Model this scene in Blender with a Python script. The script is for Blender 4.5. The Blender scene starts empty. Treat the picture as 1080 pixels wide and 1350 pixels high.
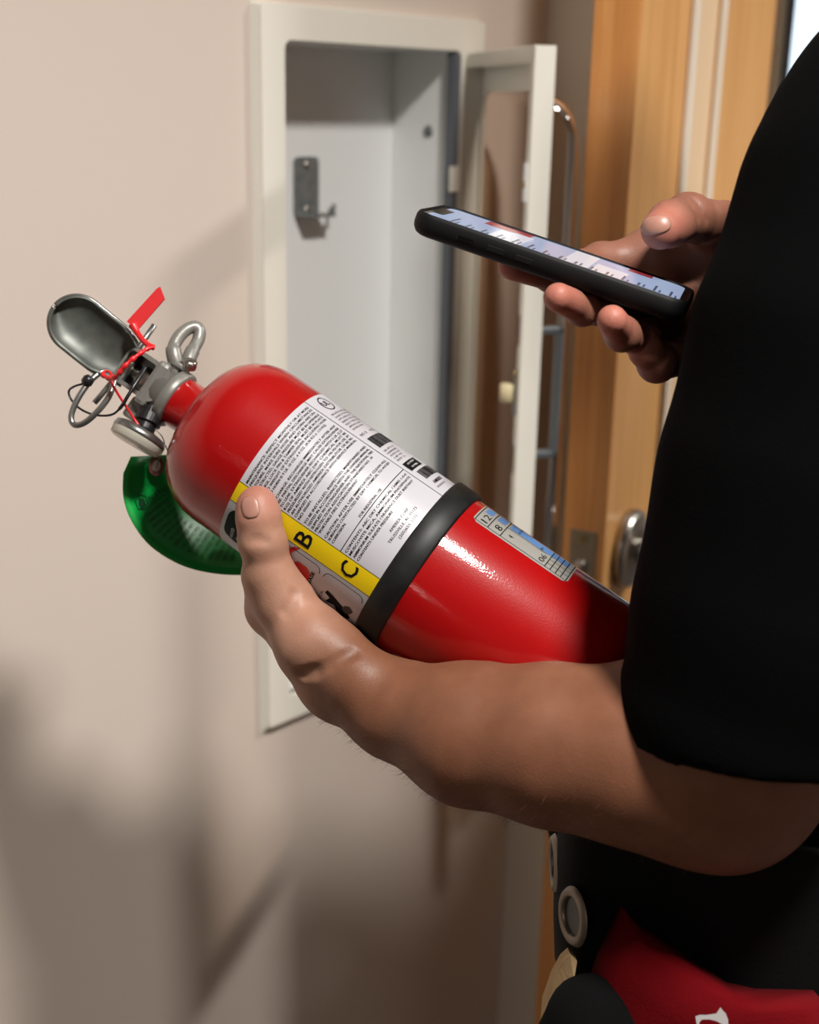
import bpy, bmesh, math, random
import numpy as np
from mathutils import Vector, Matrix
random.seed(7)
rng = np.random.default_rng(5)
C = bpy.context.scene.collection
SC = bpy.context.scene

# ------------------------------------------------------------------ camera
FPX = 1717.0                                   # focal length in pixels of the 1080x1350 frame
_d = np.array([-118.0, 5475.0, 1717.0]); _d /= np.linalg.norm(_d)      # world down seen by the lens
_Z = -_d
_Y = np.array([0, 0, 1.0]) - _d * _d[2]; _Y /= np.linalg.norm(_Y)
_X = np.cross(_Y, _Z)
CM = np.array([_X, _Y, _Z])                    # lens axes (right, down, forward) -> world
EYE = np.array([0.0, 0.0, 1.5])
cam = bpy.data.cameras.new('camera'); camo = bpy.data.objects.new('camera', cam); C.objects.link(camo)
cam.sensor_fit = 'HORIZONTAL'; cam.sensor_width = 24.0; cam.lens = FPX / 1080.0 * 24.0
cam.clip_start = 0.05; cam.clip_end = 100
R3 = CM @ np.diag([1.0, -1.0, -1.0])
camo.matrix_world = Matrix([[*R3[0], EYE[0]], [*R3[1], EYE[1]], [*R3[2], EYE[2]], [0, 0, 0, 1]])
cam.dof.use_dof = True; cam.dof.focus_distance = 0.735; cam.dof.aperture_fstop = 5.0
SC.camera = camo

# ------------------------------------------------------------------ world, exposure
SC.view_settings.view_transform = 'Standard'; SC.view_settings.look = 'None'
SC.view_settings.gamma = 1.0; SC.view_settings.use_curve_mapping = False
SC.view_settings.exposure = 0.0
w = bpy.data.worlds.new('world'); SC.world = w; w.use_nodes = True
w.node_tree.nodes['Background'].inputs[0].default_value = (0.72, 0.87, 1.0, 1)
w.node_tree.nodes['Background'].inputs[1].default_value = 2.2

# ------------------------------------------------------------------ corridor frame: U along the cabinet wall, N out of it
U = np.array([0.6822, 0.7312, 0.0]); N = np.array([0.7312, -0.6822, 0.0])
WP = np.array([-0.145, 1.2317, 0.0])           # foot of the cabinet's left edge
ZU = np.array([0, 0, 1.0])
def wp(t, off, z): return WP + U * t + N * off + ZU * z
CEIL = 2.45; CORR = 2.45

LIGHT_COL = (1.0, 0.955, 0.90)
def lamp(loc, size, power, col=LIGHT_COL):
    l = bpy.data.lights.new('downlight_lamp', 'AREA'); l.shape = 'DISK'; l.size = size; l.energy = power; l.color = col
    o = bpy.data.objects.new('downlight_lamp', l); C.objects.link(o); o.location = loc; l.spread = math.radians(150)
    return o
LAMPS = [(-0.42, 1.17, 31.0), (-2.27, 1.38, 4.0), (1.30, 1.16, 34.0), (-4.10, 1.30, 4.0), (-5.90, 1.30, 4.0), (3.00, 1.16, 12.0)]

# ------------------------------------------------------------------ helpers
def K(px, py, D):                              # a point D metres in front of the lens plane
    return np.array([(px - 540.0) / FPX * D, (py - 675.0) / FPX * D, D])
def toW(p): return np.asarray(p) @ CM.T + EYE
def KW(px, py, D): return toW(K(px, py, D))

def srgb(r, g, b):
    f = lambda c: (c / 255) / 12.92 if c / 255 <= 0.04045 else ((c / 255 + 0.055) / 1.055) ** 2.4
    return (f(r), f(g), f(b), 1.0)

def mat(name, col, rough=0.5, metal=0.0, **kw):
    m = bpy.data.materials.new(name); m.use_nodes = True
    b = m.node_tree.nodes['Principled BSDF']
    b.inputs['Base Color'].default_value = col if len(col) == 4 else (*col, 1)
    b.inputs['Roughness'].default_value = rough; b.inputs['Metallic'].default_value = metal
    for k, v in kw.items():
        b.inputs[k.replace('_', ' ')].default_value = v
    return m
def noise_bump(m, scale, strength, dist=0.001, detail=3.0, stretch=None):
    nt = m.node_tree; b = nt.nodes['Principled BSDF']
    tc = nt.nodes.new('ShaderNodeTexCoord'); nz = nt.nodes.new('ShaderNodeTexNoise'); bp = nt.nodes.new('ShaderNodeBump')
    nz.inputs['Scale'].default_value = scale; nz.inputs['Detail'].default_value = detail
    src = tc.outputs['Object']
    if stretch:
        mp = nt.nodes.new('ShaderNodeMapping'); mp.inputs['Scale'].default_value = stretch
        nt.links.new(src, mp.inputs['Vector']); src = mp.outputs['Vector']
    nt.links.new(src, nz.inputs['Vector']); nt.links.new(nz.outputs['Fac'], bp.inputs['Height'])
    bp.inputs['Strength'].default_value = strength; bp.inputs['Distance'].default_value = dist
    nt.links.new(bp.outputs['Normal'], b.inputs['Normal'])
    return m
def noise_col(m, scale, c1, c2, lo=0.35, hi=0.65, detail=4.0, stretch=None, rot=None, dist=0.0):
    nt = m.node_tree; b = nt.nodes['Principled BSDF']
    tc = nt.nodes.new('ShaderNodeTexCoord'); nz = nt.nodes.new('ShaderNodeTexNoise'); cr = nt.nodes.new('ShaderNodeValToRGB')
    nz.inputs['Scale'].default_value = scale; nz.inputs['Detail'].default_value = detail; nz.inputs['Distortion'].default_value = dist
    mp = nt.nodes.new('ShaderNodeMapping')
    if stretch: mp.inputs['Scale'].default_value = stretch
    if rot: mp.inputs['Rotation'].default_value = rot
    nt.links.new(tc.outputs['Object'], mp.inputs['Vector']); nt.links.new(mp.outputs['Vector'], nz.inputs['Vector'])
    nt.links.new(nz.outputs['Fac'], cr.inputs['Fac'])
    cr.color_ramp.elements[0].position = lo; cr.color_ramp.elements[0].color = c1
    cr.color_ramp.elements[1].position = hi; cr.color_ramp.elements[1].color = c2
    nt.links.new(cr.outputs['Color'], b.inputs['Base Color'])
    return m

def thing(name, label, cat, loc, group=None):
    o = bpy.data.objects.new(name, None); C.objects.link(o); o.location = loc
    o.empty_display_size = 0.05
    o['label'] = label; o['category'] = cat
    if group: o['group'] = group
    return o
def world_loc(o):
    v = np.zeros(3)
    while o is not None:
        v += np.array(o.location); o = o.parent
    return v
def mesh_obj(name, V, F, m, parent=None, smooth=False, origin=None, kind=None, label=None, cat=None, group=None, weld=False):
    """V in world space; the object's own origin sits at `origin` or at its parent's."""
    V = np.asarray(V, float).reshape(-1, 3)
    base = world_loc(parent) if parent else np.zeros(3)
    org = np.asarray(origin, float) if origin is not None else (base if parent else V.mean(0) * 0)
    me = bpy.data.meshes.new(name)
    Q = V - org
    if isinstance(F, np.ndarray):
        n = len(F); k = F.shape[1]
        me.vertices.add(len(Q)); me.vertices.foreach_set('co', Q.astype(np.float32).ravel())
        me.loops.add(n * k); me.loops.foreach_set('vertex_index', F.astype(np.int32).ravel())
        me.polygons.add(n); me.polygons.foreach_set('loop_start', np.arange(0, n * k, k, dtype=np.int32))
        me.update(calc_edges=True); me.validate()
    else:
        me.from_pydata([tuple(q) for q in Q], [], F)
    if weld:
        bm = bmesh.new(); bm.from_mesh(me)
        bmesh.ops.remove_doubles(bm, verts=bm.verts, dist=1e-6)
        bmesh.ops.recalc_face_normals(bm, faces=bm.faces); bm.to_mesh(me); bm.free()
    if smooth: me.polygons.foreach_set('use_smooth', [True] * len(me.polygons))
    me.update()
    if m: me.materials.append(m)
    o = bpy.data.objects.new(name, me); C.objects.link(o)
    if parent: o.parent = parent
    o.location = org - base
    if kind: o['kind'] = kind
    if label: o['label'] = label
    if cat: o['category'] = cat
    if group: o['group'] = group
    return o

class MB:
    """collects shapes (world space) and links them as one mesh"""
    def __init__(s): s.V = []; s.F = []
    def add(s, V, F):
        n = len(s.V); s.V += [tuple(v) for v in V]; s.F += [tuple(i + n for i in f) for f in F]; return s
    def box(s, o, ax, ay, az, bev=0.0):
        """corner o and three edge vectors; bevelled when asked"""
        o, ax, ay, az = map(np.asarray, (o, ax, ay, az))
        if bev <= 0:
            V = [o + a * ax + b * ay + c * az for a in (0, 1) for b in (0, 1) for c in (0, 1)]
            F = [(0, 1, 3, 2), (4, 6, 7, 5), (0, 4, 5, 1), (2, 3, 7, 6), (0, 2, 6, 4), (1, 5, 7, 3)]
            if np.dot(np.cross(ax, ay), az) < 0: F = [f[::-1] for f in F]
            return s.add(V, F)
        bm = bmesh.new(); bmesh.ops.create_cube(bm, size=1.0)
        L = [np.linalg.norm(a) for a in (ax, ay, az)]
        for v in bm.verts: v.co = Vector([v.co[i] * L[i] for i in range(3)])
        bmesh.ops.bevel(bm, geom=list(bm.edges), offset=bev, segments=2, profile=0.5, affect='EDGES')
        ux, uy, uz = ax / L[0], ay / L[1], az / L[2]
        ctr = o + (ax + ay + az) / 2
        V = [ctr + ux * v.co.x + uy * v.co.y + uz * v.co.z for v in bm.verts]
        bm.verts.index_update(); F = [tuple(v.index for v in f.verts) for f in bm.faces]; bm.free()
        if np.dot(np.cross(ux, uy), uz) < 0: F = [f[::-1] for f in F]
        return s.add(V, F)
    def tube(s, P, r, n=10, closed=False, caps=True):
        P = [np.asarray(p, float) for p in P]; m = len(P)
        rr = r if hasattr(r, '__len__') else [r] * m
        T = []
        for i in range(m):
            a = P[(i - 1) % m] if (closed or i > 0) else P[i]; b = P[(i + 1) % m] if (closed or i < m - 1) else P[i]
            t = b - a; T.append(t / (np.linalg.norm(t) + 1e-12))
        up = np.array([0.3, 0.2, 0.9]); x = np.cross(T[0], up); x /= np.linalg.norm(x)
        V = []; F = []
        for i in range(m):
            x = x - T[i] * (x @ T[i]); x /= np.linalg.norm(x); y = np.cross(T[i], x)
            for k in range(n):
                a = 2 * math.pi * k / n; V.append(P[i] + rr[i] * (x * math.cos(a) + y * math.sin(a)))
        for i in range(m if closed else m - 1):
            j = (i + 1) % m
            for k in range(n):
                l = (k + 1) % n; F.append((i * n + k, i * n + l, j * n + l, j * n + k))
        if caps and not closed:
            F.append(tuple(range(n))[::-1]); F.append(tuple(range((m - 1) * n, m * n)))
        return s.add(V, F)
    def lathe(s, o, ax, prof, n=32, x=None, capped=True, squash=1.0):
        """prof: list of (distance along ax, radius)"""
        ax = np.asarray(ax, float) / np.linalg.norm(ax)
        if x is None:
            x = np.cross(ax, [0.1, 0.25, 1.0])
        x = x - ax * (x @ ax); x = x / np.linalg.norm(x); y = np.cross(ax, x)
        V = []; F = []
        for (h, r) in prof:
            for k in range(n):
                a = 2 * math.pi * k / n; V.append(np.asarray(o) + ax * h + r * (x * math.cos(a) + y * math.sin(a) * squash))
        for i in range(len(prof) - 1):
            for k in range(n):
                l = (k + 1) % n; F.append((i * n + k, i * n + l, (i + 1) * n + l, (i + 1) * n + k))
        if capped:
            F.append(tuple(range(n))[::-1]); F.append(tuple(range((len(prof) - 1) * n, len(prof) * n)))
        return s.add(V, F)
    def prism(s, P, d):
        """polygon P pushed along d"""
        P = [np.asarray(p, float) for p in P]; n = len(P); d = np.asarray(d)
        V = P + [p + d for p in P]
        F = [tuple(range(n))[::-1], tuple(range(n, 2 * n))] + [(i, (i + 1) % n, n + (i + 1) % n, n + i) for i in range(n)]
        return s.add(V, F)
    def build(s, name, m, parent=None, **kw):
        return mesh_obj(name, s.V, s.F, m, parent, **kw)

def smooth_path(P, per=6, closed=False):
    P = [np.asarray(p, float) for p in P]; n = len(P); out = []
    rngi = range(n if closed else n - 1)
    for i in rngi:
        g = lambda j: P[j % n] if closed else P[min(max(j, 0), n - 1)]
        a, b, c, d = g(i - 1), g(i), g(i + 1), g(i + 2)
        for k in range(per):
            t = k / per
            out.append(0.5 * ((2 * b) + (-a + c) * t + (2 * a - 5 * b + 4 * c - d) * t * t + (-a + 3 * b - 3 * c + d) * t ** 3))
    if not closed: out.append(P[-1])
    return out
def grid_faces(nu, nv, closed_u=False):
    F = []
    for i in range(nu if closed_u else nu - 1):
        for j in range(nv - 1):
            a = i * nv + j; b = ((i + 1) % nu) * nv + j
            F.append((a, b, b + 1, a + 1))
    return F

def text_mesh(body, size=1.0, align='LEFT', bold=0.0, spacing=1.0, res=2):
    cu = bpy.data.curves.new('lettering', 'FONT'); cu.body = body; cu.size = size; cu.align_x = align
    cu.offset = bold; cu.space_character = spacing; cu.resolution_u = res; cu.fill_mode = 'FRONT'
    o = bpy.data.objects.new('lettering', cu)
    me = o.to_mesh()
    V = np.array([v.co[:2] for v in me.vertices]) if len(me.vertices) else np.zeros((0, 2))
    F = [tuple(p.vertices) for p in me.polygons]
    o.to_mesh_clear(); bpy.data.objects.remove(o); bpy.data.curves.remove(cu)
    return V, F

# ---- implicit surfaces for bodies and cloth
class Field:
    def __init__(s, lo, hi, h):
        s.h = h; s.lo = np.asarray(lo, float); n = np.ceil((np.asarray(hi) - s.lo) / h).astype(int) + 1
        s.ax = [s.lo[i] + h * np.arange(n[i]) for i in range(3)]
        s.f = np.full(n, 0.05, np.float32)
    def sub(s, lo, hi):
        sl = []
        for i in range(3):
            a = int(np.clip(np.floor((lo[i] - s.lo[i]) / s.h), 0, s.f.shape[i])); b = int(np.clip(np.ceil((hi[i] - s.lo[i]) / s.h) + 1, 0, s.f.shape[i]))
            sl.append(slice(a, b))
        X = s.ax[0][sl[0]][:, None, None]; Y = s.ax[1][sl[1]][None, :, None]; Z = s.ax[2][sl[2]][None, None, :]
        return tuple(sl), X, Y, Z
    def _put(s, sl, d, k, op='u'):
        a = s.f[sl]; d = d.astype(np.float32)
        if op == 'u':
            if k > 0:
                h = np.maximum(k - np.abs(a - d), 0) / k; s.f[sl] = np.minimum(a, d) - h * h * k * 0.25
            else: s.f[sl] = np.minimum(a, d)
        else:
            d = -d
            if k > 0:
                h = np.maximum(k - np.abs(a - d), 0) / k; s.f[sl] = np.maximum(a, d) + h * h * k * 0.25
            else: s.f[sl] = np.maximum(a, d)
    def cone(s, a, b, r1, r2=None, k=0.01, op='u'):
        r2 = r1 if r2 is None else r2; a = np.asarray(a, float); b = np.asarray(b, float)
        m = max(r1, r2) + k + 3 * s.h
        sl, X, Y, Z = s.sub(np.minimum(a, b) - m, np.maximum(a, b) + m)
        if 0 in s.f[sl].shape: return
        ab = b - a; L2 = ab @ ab + 1e-12
        t = np.clip(((X - a[0]) * ab[0] + (Y - a[1]) * ab[1] + (Z - a[2]) * ab[2]) / L2, 0, 1)
        d = np.sqrt((X - a[0] - t * ab[0]) ** 2 + (Y - a[1] - t * ab[1]) ** 2 + (Z - a[2] - t * ab[2]) ** 2) - (r1 + (r2 - r1) * t)
        s._put(sl, d, k, op)
    def chain(s, P, R, k=0.006):
        for i in range(len(P) - 1): s.cone(P[i], P[i + 1], R[i], R[i + 1], k)
    def ell(s, c, axes, k=0.01, op='u'):
        """axes: three perpendicular semi-axis vectors"""
        c = np.asarray(c, float); A = [np.asarray(a, float) for a in axes]; L = [np.linalg.norm(a) for a in A]; m = max(L) + k + 3 * s.h
        sl, X, Y, Z = s.sub(c - m, c + m)
        if 0 in s.f[sl].shape: return
        q = 0; g = 0
        for a, l in zip(A, L):
            p = ((X - c[0]) * a[0] + (Y - c[1]) * a[1] + (Z - c[2]) * a[2]) / (l * l); q = q + p * p; g = g + (p / l) ** 2
        q = np.sqrt(q); d = q * (q - 1) / np.sqrt(g + 1e-12)
        s._put(sl, d, k, op)
    def cyl(s, c, ax, h0, h1, r, k=0.0, op='s', squash=None):
        c = np.asarray(c, float); ax = np.asarray(ax, float) / np.linalg.norm(ax)
        a, b = c + ax * h0, c + ax * h1; m = r + k + 4 * s.h
        sl, X, Y, Z = s.sub(np.minimum(a, b) - m, np.maximum(a, b) + m)
        if 0 in s.f[sl].shape: return
        hh = (X - c[0]) * ax[0] + (Y - c[1]) * ax[1] + (Z - c[2]) * ax[2]
        rr = np.sqrt(np.maximum((X - c[0]) ** 2 + (Y - c[1]) ** 2 + (Z - c[2]) ** 2 - hh ** 2, 0))
        d = np.maximum(rr - r, np.maximum(hh - h1, h0 - hh)); s._put(sl, d, k, op)
    def box(s, c, axes, half, rnd=0.0, k=0.0, op='s'):
        c = np.asarray(c, float); m = np.linalg.norm(half) + 4 * s.h + k
        sl, X, Y, Z = s.sub(c - m, c + m)
        if 0 in s.f[sl].shape: return
        q = []
        for a, hf in zip(axes, half):
            q.append(np.abs((X - c[0]) * a[0] + (Y - c[1]) * a[1] + (Z - c[2]) * a[2]) - (hf - rnd))
        d = np.sqrt(np.maximum(q[0], 0) ** 2 + np.maximum(q[1], 0) ** 2 + np.maximum(q[2], 0) ** 2) + np.minimum(np.maximum(q[0], np.maximum(q[1], q[2])), 0) - rnd
        s._put(sl, d, k, op)
    def merge(s, other, k=0.0):
        s.f = np.minimum(s.f, other.f)
    def copy(s):
        o = Field.__new__(Field); o.h = s.h; o.lo = s.lo; o.ax = s.ax; o.f = s.f.copy(); return o
    def mesh(s):
        f = s.f.copy(); f[0] = f[-1] = 0.05; f[:, 0] = f[:, -1] = 0.05; f[:, :, 0] = f[:, :, -1] = 0.05
        S = f < 0; cnt = np.zeros(np.array(f.shape) - 1, np.uint8)
        for a in (0, 1):
            for b in (0, 1):
                for c in (0, 1):
                    cnt += S[a:S.shape[0] - 1 + a, b:S.shape[1] - 1 + b, c:S.shape[2] - 1 + c]
        I, J, L = np.nonzero((cnt > 0) & (cnt < 8))
        ids = np.full(cnt.shape, -1, np.int64); ids[I, J, L] = np.arange(len(I))
        acc = np.zeros((len(I), 3)); num = np.zeros(len(I))
        cs = [(0, 0, 0), (1, 0, 0), (0, 1, 0), (1, 1, 0), (0, 0, 1), (1, 0, 1), (0, 1, 1), (1, 1, 1)]
        for a in range(8):
            for b in range(a + 1, 8):
                A, B = np.array(cs[a]), np.array(cs[b])
                if np.abs(A - B).sum() != 1: continue
                fa = f[I + A[0], J + A[1], L + A[2]]; fb = f[I + B[0], J + B[1], L + B[2]]
                m = (fa < 0) != (fb < 0); t = np.where(m, fa / np.where(m, fa - fb, 1), 0)
                acc += np.where(m[:, None], A + t[:, None] * (B - A), 0); num += m
        V = (acc / num[:, None] + np.stack([I, J, L], 1)) * s.h + s.lo
        Q = []
        for axn in range(3):
            sa = [slice(None)] * 3; sb = [slice(None)] * 3; sa[axn] = slice(0, -1); sb[axn] = slice(1, None)
            D = S[tuple(sa)].astype(np.int8) - S[tuple(sb)].astype(np.int8)
            i, j, l = np.nonzero(D); idx = np.stack([i, j, l], 1)
            o1, o2 = (axn + 1) % 3, (axn + 2) % 3
            ok = (idx[:, o1] > 0) & (idx[:, o2] > 0) & (idx[:, o1] < S.shape[o1] - 1) & (idx[:, o2] < S.shape[o2] - 1); idx = idx[ok]; sg = D[tuple(idx.T)]
            def at(d1, d2):
                q = idx.copy(); q[:, o1] += d1; q[:, o2] += d2; return ids[tuple(q.T)]
            q = np.stack([at(-1, -1), at(0, -1), at(0, 0), at(-1, 0)], 1)
            q[sg < 0] = q[sg < 0][:, ::-1]; Q.append(q)
        Q = np.concatenate(Q); Q = Q[(Q >= 0).all(1)]
        return V, Q

# ------------------------------------------------------------------ materials
M = {}
M['wall'] = noise_bump(mat('wall_paint', srgb(222, 208, 197), 0.7), 260, 0.25, 0.0006)
M['ceiling'] = noise_bump(mat('ceiling_tile', srgb(225, 222, 215), 0.9), 90, 0.3, 0.001)
M['floor'] = noise_col(mat('floor_carpet', srgb(70, 62, 58), 0.9), 60, srgb(56, 50, 48), srgb(84, 76, 70))
M['wall_far'] = noise_bump(mat('wall_paint_taupe', srgb(150, 138, 128), 0.75), 260, 0.25, 0.0006)
M['frame_paint'] = noise_bump(mat('painted_frame', srgb(228, 220, 206), 0.5), 400, 0.1, 0.0003)
def wood(name, c1, c2, c3, rot=0.0):
    m = mat(name, c2, 0.38, Coat_Weight=0.25, Coat_Roughness=0.3)
    nt = m.node_tree; b = nt.nodes['Principled BSDF']; tc = nt.nodes.new('ShaderNodeTexCoord'); mp = nt.nodes.new('ShaderNodeMapping')
    mp.inputs['Scale'].default_value = (60, 60, 2.2)
    n1 = nt.nodes.new('ShaderNodeTexNoise'); n1.inputs['Scale'].default_value = 1.6; n1.inputs['Detail'].default_value = 6; n1.inputs['Distortion'].default_value = 0.4
    cr = nt.nodes.new('ShaderNodeValToRGB'); cr.color_ramp.elements[0].position = 0.3; cr.color_ramp.elements[0].color = c1
    cr.color_ramp.elements[1].position = 0.72; cr.color_ramp.elements[1].color = c3
    e = cr.color_ramp.elements.new(0.5); e.color = c2
    bp = nt.nodes.new('ShaderNodeBump'); bp.inputs['Strength'].default_value = 0.15; bp.inputs['Distance'].default_value = 0.0005
    nt.links.new(tc.outputs['Object'], mp.inputs['Vector']); nt.links.new(mp.outputs['Vector'], n1.inputs['Vector'])
    nt.links.new(n1.outputs['Fac'], cr.inputs['Fac']); nt.links.new(cr.outputs['Color'], b.inputs['Base Color'])
    nt.links.new(n1.outputs['Fac'], bp.inputs['Height']); nt.links.new(bp.outputs['Normal'], b.inputs['Normal'])
    return m
M['wood_edge'] = wood('honey_wood_edge', srgb(196, 128, 66), srgb(214, 146, 80), srgb(226, 164, 98))
M['wood'] = wood('honey_wood_veneer', srgb(205, 148, 84), srgb(218, 162, 98), srgb(226, 176, 114))
M['white_steel'] = noise_bump(mat('white_enamelled_steel', srgb(243, 240, 229), 0.38), 350, 0.06, 0.0003)
M['white_inner'] = noise_bump(mat('white_enamel_box', srgb(242, 244, 243), 0.32), 350, 0.06, 0.0003)
M['zinc'] = noise_col(mat('zinc_plated_steel', srgb(128, 132, 132), 0.42, 0.35), 120, srgb(120, 124, 124), srgb(136, 140, 140))
M['dark_gap'] = mat('hinge_gap_grey', srgb(112, 116, 124), 0.5, 0.3)  # grey that paints the shade inside the hinge gap
M['handle_grey'] = mat('grey_metal_pull', srgb(120, 126, 130), 0.4, 0.5)
M['acrylic'] = bpy.data.materials.new('shade_tinted_acrylic'); M['acrylic'].use_nodes = True
_nt = M['acrylic'].node_tree; _nt.nodes.clear()
_o = _nt.nodes.new('ShaderNodeOutputMaterial'); _m = _nt.nodes.new('ShaderNodeMixShader'); _t = _nt.nodes.new('ShaderNodeBsdfTransparent'); _g = _nt.nodes.new('ShaderNodeBsdfGlossy'); _f = _nt.nodes.new('ShaderNodeFresnel')
_t.inputs['Color'].default_value = (0.80, 0.72, 0.64, 1); _g.inputs['Roughness'].default_value = 0.05; _f.inputs['IOR'].default_value = 1.28  # brown tint also darkens the view like the shaded wall behind
_nt.links.new(_f.outputs[0], _m.inputs[0]); _nt.links.new(_t.outputs[0], _m.inputs[1]); _nt.links.new(_g.outputs[0], _m.inputs[2]); _nt.links.new(_m.outputs[0], _o.inputs[0])
M['brushed'] = noise_bump(mat('brushed_stainless', srgb(176, 172, 166), 0.28, 1.0), 300, 0.15, 0.0002)
M['plate'] = noise_bump(mat('latch_plate_metal', srgb(150, 140, 122), 0.45, 0.8), 300, 0.15, 0.0002)
M['roller'] = mat('cream_nylon', srgb(222, 208, 168), 0.45)
M['brass_screw'] = mat('dull_brass', srgb(150, 128, 80), 0.4, 0.8)
M['glass'] = mat('lite_glass', (0.9, 0.95, 0.95), 0.03, 0.0, Alpha=0.12)
M['cream_room'] = mat('cream_room_wall', srgb(222, 190, 152), 0.8)
M['cream_panel'] = mat('cream_infill', srgb(226, 196, 160), 0.45)
M['blind'] = noise_col(mat('blue_blind', srgb(44, 84, 140), 0.7), 30, srgb(40, 78, 132), srgb(58, 98, 152))
M['dark_wood'] = mat('dark_brown_trim', srgb(96, 70, 50), 0.5)
M['dark_trim'] = mat('dark_trim', srgb(42, 36, 34), 0.5)

# ------------------------------------------------------------------ setting
def slab(name, t0, t1, o0, o1, z0, z1, m, **kw):
    return MB().box(wp(t0, o0, z0), U * (t1 - t0), N * (o1 - o0), ZU * (z1 - z0)).build(name, m, kind=kw.pop('kind', 'structure'), **kw)
# cabinet wall: the recess and the doorway are left open
CT0, CT1, CZ0, CZ1 = -0.0075, 0.3045, 0.869, 1.584
OT0, OT1, OZ0, OZ1 = 0.0242, 0.268, 0.905, 1.5526
DT0, DT1, DZ = 0.500, 1.95, 2.10
wallm = MB()
def wseg(t0, t1, z0, z1): wallm.box(wp(t0, -0.12, z0), U * (t1 - t0), N * 0.12, ZU * (z1 - z0))
wseg(-9, OT0 - 0.012, 0, CEIL); wseg(OT1 + 0.012, DT0, 0, CEIL)
wseg(OT0 - 0.012, OT1 + 0.012, 0, OZ0 - 0.012); wseg(OT0 - 0.012, OT1 + 0.012, OZ1 + 0.012, CEIL)
wseg(DT0, DT1, DZ, CEIL); wseg(DT1, 5, 0, CEIL)
wallm.build('wall_left', M['wall'], kind='structure')
slab('wall_right', -9, 5, CORR, CORR + 0.1, 0, CEIL, M['wall_far'])
slab('wall_back', -9.1, -9, -0.12, CORR, 0, CEIL, M['wall'])
slab('wall_front', 5, 5.1, -0.12, CORR, 0, CEIL, M['wall'])
MB().box(wp(-9, -3.2, -0.05), U * 14, N * (CORR + 3.2), ZU * 0.05).build('floor', M['floor'], kind='structure')
MB().box(wp(-9, -3.2, CEIL), U * 14, N * (CORR + 3.2), ZU * 0.05).build('ceiling', M['ceiling'], kind='structure')
slab('baseboard_left', -9, DT0 - 0.09, 0, 0.012, 0, 0.1, M['dark_trim'])
# painted steel frame of the doorway: face, return and stop
fr = MB()
fr.box(wp(0.418, -0.12, 0), U * 0.050, N * 0.184, ZU * (DZ + 0.05), bev=0.003)
fr.box(wp(0.466, -0.12, 0), U * 0.030, N * 0.085, ZU * (DZ + 0.02), bev=0.002)
fr.build('trim_1', M['frame_paint'], kind='structure')
MB().box(wp(DT1 - 0.002, -0.12, 0), U * 0.05, N * 0.13, ZU * (DZ + 0.05), bev=0.003).build('trim_2', M['frame_paint'], kind='structure')
MB().box(wp(0.760, -0.04, 0), U * 0.145, N * 0.060, ZU * DZ, bev=0.003).build('trim_5', M['dark_wood'], kind='structure')
MB().box(wp(0.418, -0.12, DZ), U * (DT1 - 0.37), N * 0.13, ZU * 0.05, bev=0.003).build('trim_3', M['frame_paint'], kind='structure')

# door leaf, ajar towards the corridor
th = math.radians(28.0); G = np.array([math.sin(th), math.cos(th), 0]); E = np.array([math.cos(th), -math.sin(th), 0])
DA = np.array([0.1615, 1.293, 0.0]); TH = 0.045; LW = 0.505; LH = 2.08
def dp(s, e, z): return DA + G * s + E * e + ZU * z
door = bpy.data.objects.new('door_1', None); C.objects.link(door); door.location = dp(0, 0, 0.01); door['kind'] = 'structure'
door['label'] = 'honey wood door ajar behind the cabinet with metal latch and knob'
lites = [(0.166, 0.262, 0.25, 1.95)]
leaf = MB()
cuts = [0.004, 0.166, 0.262, 0.584, 0.80, LW]
leaf.box(dp(0.004, 0.0005, 0.01), G * (0.162), E * (TH - 0.001), ZU * LH)
leaf.box(dp(0.262, 0.0005, 0.01), G * (LW - 0.262), E * (TH - 0.001), ZU * LH)
for (a, b, z0, z1) in lites:
    leaf.box(dp(a, 0.0005, 0.01), G * (b - a), E * (TH - 0.001), ZU * (z0 - 0.01))
    leaf.box(dp(a, 0.0005, z1), G * (b - a), E * (TH - 0.001), ZU * (LH + 0.01 - z1))
leaf.build('leaf', M['wood'], door)
MB().box(dp(0, 0, 0.01), G * 0.0045, E * TH, ZU * LH).build('edge_band', M['wood_edge'], door)
for (a, b, z0, z1) in lites:
    f = MB()
    for e0, de in ((TH, 0.006), (-0.006, 0.006)):
        f.box(dp(a - 0.010, e0, z0 - 0.018), G * 0.012, E * de, ZU * (z1 - z0 + 0.036), bev=0.0015)
        f.box(dp(b - 0.002, e0, z0 - 0.018), G * 0.010, E * de, ZU * (z1 - z0 + 0.036), bev=0.0015)
        f.box(dp(a - 0.018, e0, z0 - 0.018), G * (b - a + 0.036), E * de, ZU * 0.022)
        f.box(dp(a - 0.018, e0, z1 - 0.004), G * (b - a + 0.036), E * de, ZU * 0.022)
    f.build('lite_frame', M['frame_paint'], door)
    MB().box(dp(a, 0.004, z0), G * (b - a), E * (TH - 0.006), ZU * (z1 - z0)).build('infill_panel', M['cream_panel'], door, label='cream infill panel')
# latch plate in the edge
LZ = 1.050
lp = MB().box(dp(-0.0016, 0.008, LZ - 0.032), G * 0.0022, E * 0.029, ZU * 0.064, bev=0.0006).build('latch_plate', M['plate'], door, label='worn metal latch plate')
MB().lathe(dp(-0.0014, 0.0225, LZ - 0.006), -G, [(0, 0.0085), (0.0015, 0.0085), (0.0045, 0.006), (0.005, 0.0)], 20, capped=False).build('latch_bolt', M['brushed'], lp, smooth=True)
for dz in (0.023,):
    MB().lathe(dp(-0.0016, 0.0225, LZ + dz), -G, [(0, 0.0045), (0.0012, 0.004), (0.0013, 0.0)], 16, capped=False).build('screw', M['brass_screw'], lp)
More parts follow.
